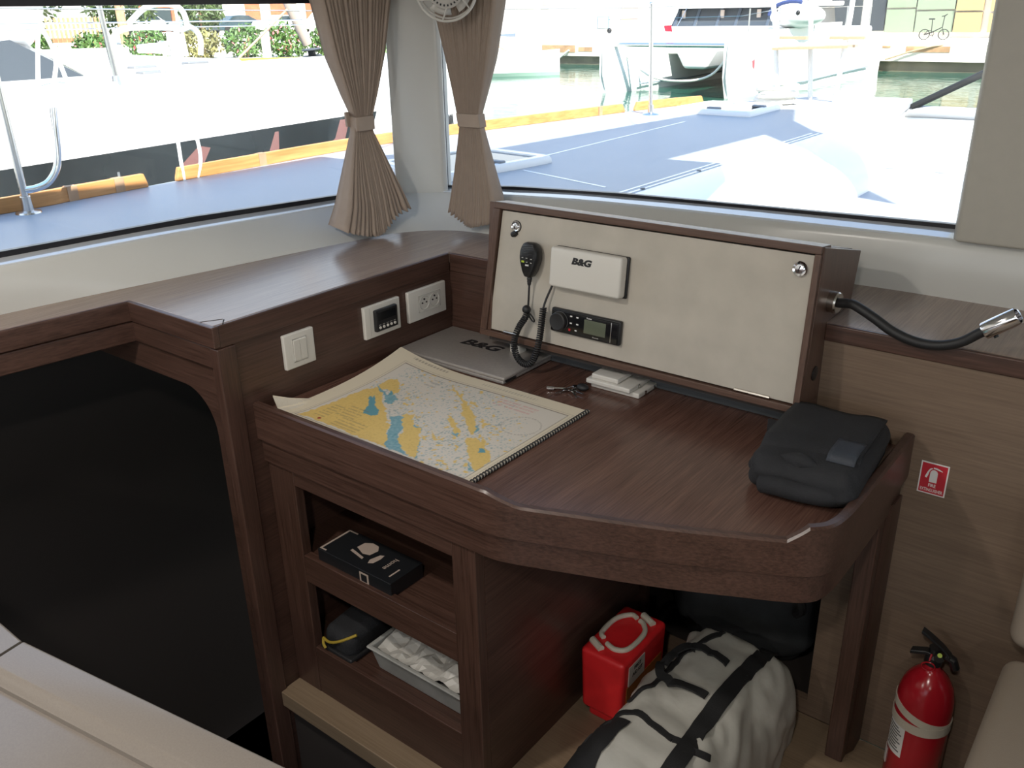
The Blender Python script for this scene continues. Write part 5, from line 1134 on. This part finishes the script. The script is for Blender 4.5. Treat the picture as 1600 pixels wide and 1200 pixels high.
# ================================================================== RIGHT SIDE: CATAMARAN, BOAT, BUILDINGS
ct = thing('moored_catamaran', 'white catamaran with a dark-windowed cabin moored stern-to across the water', 'boat', (-12.4, 31.5, -1))
def hullc(xc, nm, w=1.15):
    st_ = [(25.3, .10, .75), (25.6, .35, .78), (26.6, .75, .82), (28.5, 1.0, .85), (32, 1.1, .85), (36.5, 1.0, .55), (38.2, .95, .1)]
    rg = []
    for y, k, zt in st_:
        h = w*k/1.1/1.0
        rg.append([Vector((xc+h*.55*s*f, y+(.25 if z < -.5 else 0)*(y < 26), z)) for f, z, s in ((.35, -1.25, -1), (.93, -1.0, -1), (.98, -.4, -1), (1, zt, -1), (1, zt, 1), (.98, -.4, 1), (.93, -1.0, 1), (.35, -1.25, 1))])
    m = MB(); m.loft(rg); m.build(nm, 'hull_white', ct, smooth=True, angle=45)
    m = MB(); m.tube([(xc+.55, 26.8, -.78), (xc+.63, 30, -.8), (xc+.62, 36.5, -.7)], .025, 6); m.build('boot_line', 'car_grey', ct)
    m = MB(); m.loft([[Vector((xc+h*.98, y, z)) for z in (-1.05, -.86)]+[Vector((xc-h*.98, y, z)) for z in (-.86, -1.05)] for y, h in ((25.75, .12), (26.6, .36), (28.5, .5), (36.5, .5))]); m.build('antifouling', 'antifoul', ct)
hullc(-10.35, 'hull'); hullc(-14.6, 'hull')
m = MB(); m.box(-14.9, -10.2, 28.6, 38, .05, .72); m.build('bridgedeck', 'hull_white', ct, bevel=.1)
m = MB(); m.loft([[Vector((x, y, z)) for x, z in ((-13.3, .3), (-11.7, .3), (-12.1, -.35), (-12.9, -.35))] for y in (27.6, 33)]); m.build('nacelle', 'hull_white', ct, bevel=.12)
m = MB(); m.tube([(-14.6, 25.75, .46), (-10.35, 25.75, .46)], .07, 10); m.build('crossbeam', 'steel', ct)
m = MB(); m.loft([[Vector((x, y, z)) for x, y in ((-15.2, 30.6), (-11.25, 30.6), (-10.9, 36.5), (-15.3, 36.5))] for z in (.66, .88)]); m.build('cabin_base', 'hull_white', ct)
m = MB(); m.loft([[Vector((x, y, .88)) for x, y in ((-15.15, 30.8), (-11.3, 30.8), (-11.0, 36), (-15.3, 36))], [Vector((x, y, 1.46)) for x, y in ((-15.05, 31.2), (-11.4, 31.2), (-11.1, 36), (-15.2, 36))]]); m.build('cabin_windows', 'smoke_glass', ct)
m = MB(); m.box(-15.3, -11.0, 30.7, 36.8, 1.46, 1.62); m.build('cabin_roof', 'hull_white', ct, bevel=.05)
for x in (-15.0, -14.2, -13.35, -12.65, -11.5):
    m = MB(); m.hexa([(x-.05, 30.76, .88), (x+.05, 30.76, .88), (x+.05, 30.9, .88), (x-.05, 30.9, .88), (x-.05, 31.15, 1.46), (x+.05, 31.15, 1.46), (x+.05, 31.3, 1.46), (x-.05, 31.3, 1.46)]); m.build('window_post', 'navy_frame', ct)
for x in (-13.25, -11.9, -14.75):
    m = MB(); m.box(x-.07, x+.07, 30.98, 31.02, .95, 1.4); m.build('cabin_curtain', 'sail_tan', ct)
m = MB(); m.sphere((-9.9, 29.4, 1.19), .8, 20, 12, (.95, 1.6, .46)); m.build('dinghy_cover', 'hull_white', ct)
m = MB(); m.tube([(-9.9+.75*math.cos(q), 28.9, 1.22+.40*math.sin(q)) for q in [pi*(1.0-.62*k/14) for k in range(15)]], .06, 8); m.build('cover_edge', 'canvas_blue', ct)
for x, z in ((-10.2, 1.34), (-9.5, 1.3)):
    m = MB(); m.sphere((x, 28.35, z), .07, 10, 6); m.build('cover_vent', 'ink', ct)
m = MB(); m.tube(spline([(-14.5, 26.3, .3), (-13.4, 26.2, -.45), (-12.2, 26.1, -.6), (-11.2, 26.2, -.4), (-10.6, 26.3, .35)], 8), .035, 8); m.build('bow_line', 'rope_white', ct)
for x, y in ((-10.1, 26.2), (-10.0, 28.2), (-9.75, 30.5), (-9.75, 33.5), (-9.8, 36.2)):
    m = MB(); m.tube([(x, y, .8), (x, y, 1.45)], .022, 7); m.build('stanchion', 'steel', ct)
m = MB(); m.tube([(-14.6, 25.7, 1.2), (-10.2, 25.9, 1.25), (-10.0, 28.2, 1.42), (-9.75, 36.2, 1.42)], .008, 5); m.tube([(-12.5, 25.75, .5), (-13.3, 29.5, 2.4)], .01, 5); m.build('lifeline', 'steel', ct)
for y, k in ((27.5, .1), (33.1, .3)):
    m = MB(); m.sphere((-9.68, y+.4, -.35), .16, 12, 10, (.7, .7, 2.2)); m.build('fender', 'plaster', ct)
m = MB(); m.prism([(26.35, .02), (26.7, .12), (26.95, -.12), (26.55, -.3), (26.4, -.16)], -9.98, -9.95, 'x'); m.build('hull_emblem', 'flag_pink', ct)
m = MB(); m.sphere((-14.75, 26.0, .87), .08, 10, 8); m.build('anchor_ball', 'ink', ct)
m = MB(); m.prism([(-12.9, 1.0), (-12.65, 1.02), (-12.6, .82), (-12.85, .84)], 26.2, 26.22, 'y'); m.build('pennant', 'red_flag', ct)

t = thing('small_boat', 'small white boat with a grey-green hull at the far quay beside the right curtain', 'boat', (-23.2, 30.2, -1))
rg = []
for s, k, zt in ((0, .9, -.05), (.3, 1, -.1), (.6, .85, -.1), (.85, .45, -.05), (1, .05, .02)):
    c = Vector((-25.6, 28.6, 0)).lerp(Vector((-20.9, 32.0, 0)), s); n = Vector((-.59, .81, 0))*.8*k
    rg.append([c-n*.55+Vector((0, 0, -1.15)), c-n+Vector((0, 0, -.62)), c-n+Vector((0, 0, zt)), c+n+Vector((0, 0, zt)), c+n+Vector((0, 0, -.62)), c+n*.55+Vector((0, 0, -1.15))])
m = MB(); m.loft(rg); m.build('hull', 'hull_white', t, smooth=True, angle=45)
m = MB(); m.loft([[p+(p-(r[0]+r[5])/2)*.01+Vector((0, 0, 0)) for p in (r[0], r[1]*.55+r[0]*.45, r[4]*.55+r[5]*.45, r[5])] for r in rg]); m.build('boot_stripe', 'antifoul', t)
m = MB(); m.box(-24.3, -23.1, 29.5, 30.3, -.1, .55); m.build('wheelhouse', 'hull_white', t, bevel=.08)
m = MB(); m.tube([(-23.4, 29.9, .55), (-22.6, 30.6, .0)], .03, 6); m.build('stay', 'rope_tan', t)
# buildings across the quay
block(-34, 46, -16, 46, 0, 7, 'plaster', 'white_building', 'white harbour building with a pinkish pillar behind the far quay', 'building', [(.42, .475, .2, 7, 'plaster_pink', 'pillar'), (.33, .375, .45, 1.1, 'car_grey', 'panel_frame'), (.335, .37, .5, 1.05, 'plaster', 'panel'), (.12, .15, 1.7, 2.0, 'plaster_pink', 'sign_board')])
block(-15.8, 46, -3, 46, 0, 7, 'plaster', 'harbour_office', 'white harbour office with tall green windows behind the bicycle', 'building',
      [(.085, .20, .40, 3, 'smoke_glass', 'window'), (.235, .285, .30, 3, 'smoke_glass', 'window'), (.29, .39, .24, 1.22, 'pale_glass', 'window'), (.395, .52, .24, 1.12, 'pale_glass', 'window'), (.29, .39, 1.30, 3, 'pale_glass', 'window'), (.395, .52, 1.2, 3, 'pale_glass', 'window'), (.525, .61, .24, 1.05, 'shutter', 'shutter'), (.525, .61, 1.13, 3, 'shutter', 'shutter'), (.635, .75, .24, 1.0, 'shutter', 'shutter'), (.635, .75, 1.1, 3, 'shutter', 'shutter'), (.325, .345, .24, 1.22, 'plaster', 'glazing_bar')][:10])
# folding bicycle
bk = thing('bicycle', 'small black folding bicycle parked on the quay by the green windows', 'bicycle', (-9.3, 43.5, 0))
def bp2(x, z): return Vector((-9.68+x*.82, 43.5+x*.10, z))
for x in (0.0, .93):
    m = MB(); c = bp2(x, .21); m.tube(circle(c, .205, (1, .1, 0), (0, 0, 1), 28), .018, 6, closed=True)
    for k in range(8): m.tube([c, c+Vector((math.cos(k*pi/4), 0, math.sin(k*pi/4)))*.2], .004, 4)
    m.build('wheel', 'tyre', bk)
m = MB(); m.tube([bp2(0, .21), bp2(.36, .30), bp2(.82, .50), bp2(.93, .21)], .024, 8); m.tube([bp2(.33, .26), bp2(.30, .80)], .018, 8); m.tube([bp2(0, .21), bp2(.15, .38), bp2(.32, .36)], .014, 6); m.build('frame', 'ink', bk)
m = MB(); m.tube([bp2(.82, .50), bp2(.86, .98)], .018, 8); m.tube([bp2(.72, .93), bp2(.86, .95), bp2(.98, 1.02)], .02, 8); m.build('handlebar', 'ink', bk)
m = MB(); m.rbox(bp2(.27, .83), (.12, .05, .025), .02); m.build('saddle', 'ink', bk)
m = MB(); m.tube(circle(bp2(.36, .24), .08, (1, .1, 0), (0, 0, 1), 18), .012, 5, closed=True); m.tube([bp2(.36, .24), bp2(.42, .12)], .012, 5); m.build('crank', 'ink', bk)
m = MB(); m.tube([(-9.7, 38.45, -.55), (-8.9, 38.5, -.28), (-8.0, 38.55, -.05), (-7.3, 38.7, .02)], .03, 6); tag(m.build('mooring_rope', 'rope_tan'), 'taut dark mooring line running up to the far quay on the right', 'rope')
m = MB(); m.tube([(-25.9, 38.4, -1.0), (-24.9, 38.5, -.35)], .05, 6); tag(m.build('mooring_rope', 'rope_white'), 'pale mooring line in front of the dark quay slot', 'rope')
# ================================================================== LIGHT AND CAMERA
wd = bpy.data.worlds.new('harbour_sky'); SC.world = wd; wd.use_nodes = True; nt = wd.node_tree
bgn = nt.nodes['Background']; tc = nt.nodes.new('ShaderNodeTexCoord'); sx = nt.nodes.new('ShaderNodeSeparateXYZ'); cr = nt.nodes.new('ShaderNodeValToRGB')
nt.links.new(tc.outputs['Generated'], sx.inputs[0]); nt.links.new(sx.outputs['Z'], cr.inputs['Fac'])
e = cr.color_ramp.elements; e[0].position = 0.0; e[0].color = (1.0, .985, .96, 1); e[1].position = .75; e[1].color = (.33, .55, 1.0, 1)
n = cr.color_ramp.elements.new(.22); n.color = (.80, .88, 1.0, 1)
nt.links.new(cr.outputs['Color'], bgn.inputs['Color']); bgn.inputs['Strength'].default_value = SKY
sl = bpy.data.lights.new('sun', 'SUN'); sl.energy = SUN; sl.angle = .009; sl.color = (1, .95, .87); so_ = bpy.data.objects.new('sun', sl); COL.objects.link(so_)
so_.rotation_euler = Vector(SUNDIR).to_track_quat('-Z', 'Y').to_euler(); so_.location = (6, 0, 8)
# unseen lamps added under the saloon roof to brighten the cabin
for i, (x, y) in enumerate(((.3, .1), (1.5, -.3), (.3, -1.4), (2.6, -1.5))):
    t = thing('fill_lamp', 'round unseen fill lamp added above the viewer to brighten the saloon', 'lamp', (x, y, 2.03), 'added saloon fill lamps')
    m = MB(); m.lathe([(.0005, .0), (.06, 0), (.062, .012), (.05, .02), (.0005, .02)], (x, y, 2.029), (0, 0, 1), 24); m.build('housing', 'white_plastic', t)
    al = bpy.data.lights.new('fill_light', 'AREA'); al.shape = 'DISK'; al.size = .1; al.energy = LAMP; al.color = (1, .93, .85)
    ao = bpy.data.objects.new('fill_light', al); COL.objects.link(ao); ao.location = (x, y, 2.02); ao.parent = None
cam = bpy.data.cameras.new('camera'); co = bpy.data.objects.new('camera', cam); COL.objects.link(co)
cam.sensor_fit = 'HORIZONTAL'; cam.sensor_width = 36; cam.lens = 36*1380.69/1600; cam.clip_start = .05; cam.clip_end = 400
yaw, pit, rol = .669492248, .400635063, -.0209380668
d = Vector((-math.sin(yaw)*math.cos(pit), math.cos(yaw)*math.cos(pit), -math.sin(pit))); r = Vector((math.cos(yaw), math.sin(yaw), 0)); u = r.cross(d)
r2 = r*math.cos(rol)+u*math.sin(rol); u2 = u*math.cos(rol)-r*math.sin(rol)
co.matrix_world = Matrix.Translation((1.54, 0, 1.55)) @ Matrix((r2, u2, -d)).transposed().to_4x4()
SC.camera = co
vs = SC.view_settings; vs.view_transform = 'Standard'; vs.look = 'None'; vs.gamma = 1; vs.use_curve_mapping = False; vs.exposure = EXPO
SC.cycles.max_bounces = 10; SC.cycles.transparent_max_bounces = 12; SC.cycles.diffuse_bounces = 5; SC.cycles.caustics_reflective = False; SC.cycles.caustics_refractive = False
SC.cycles.sample_clamp_indirect = 6
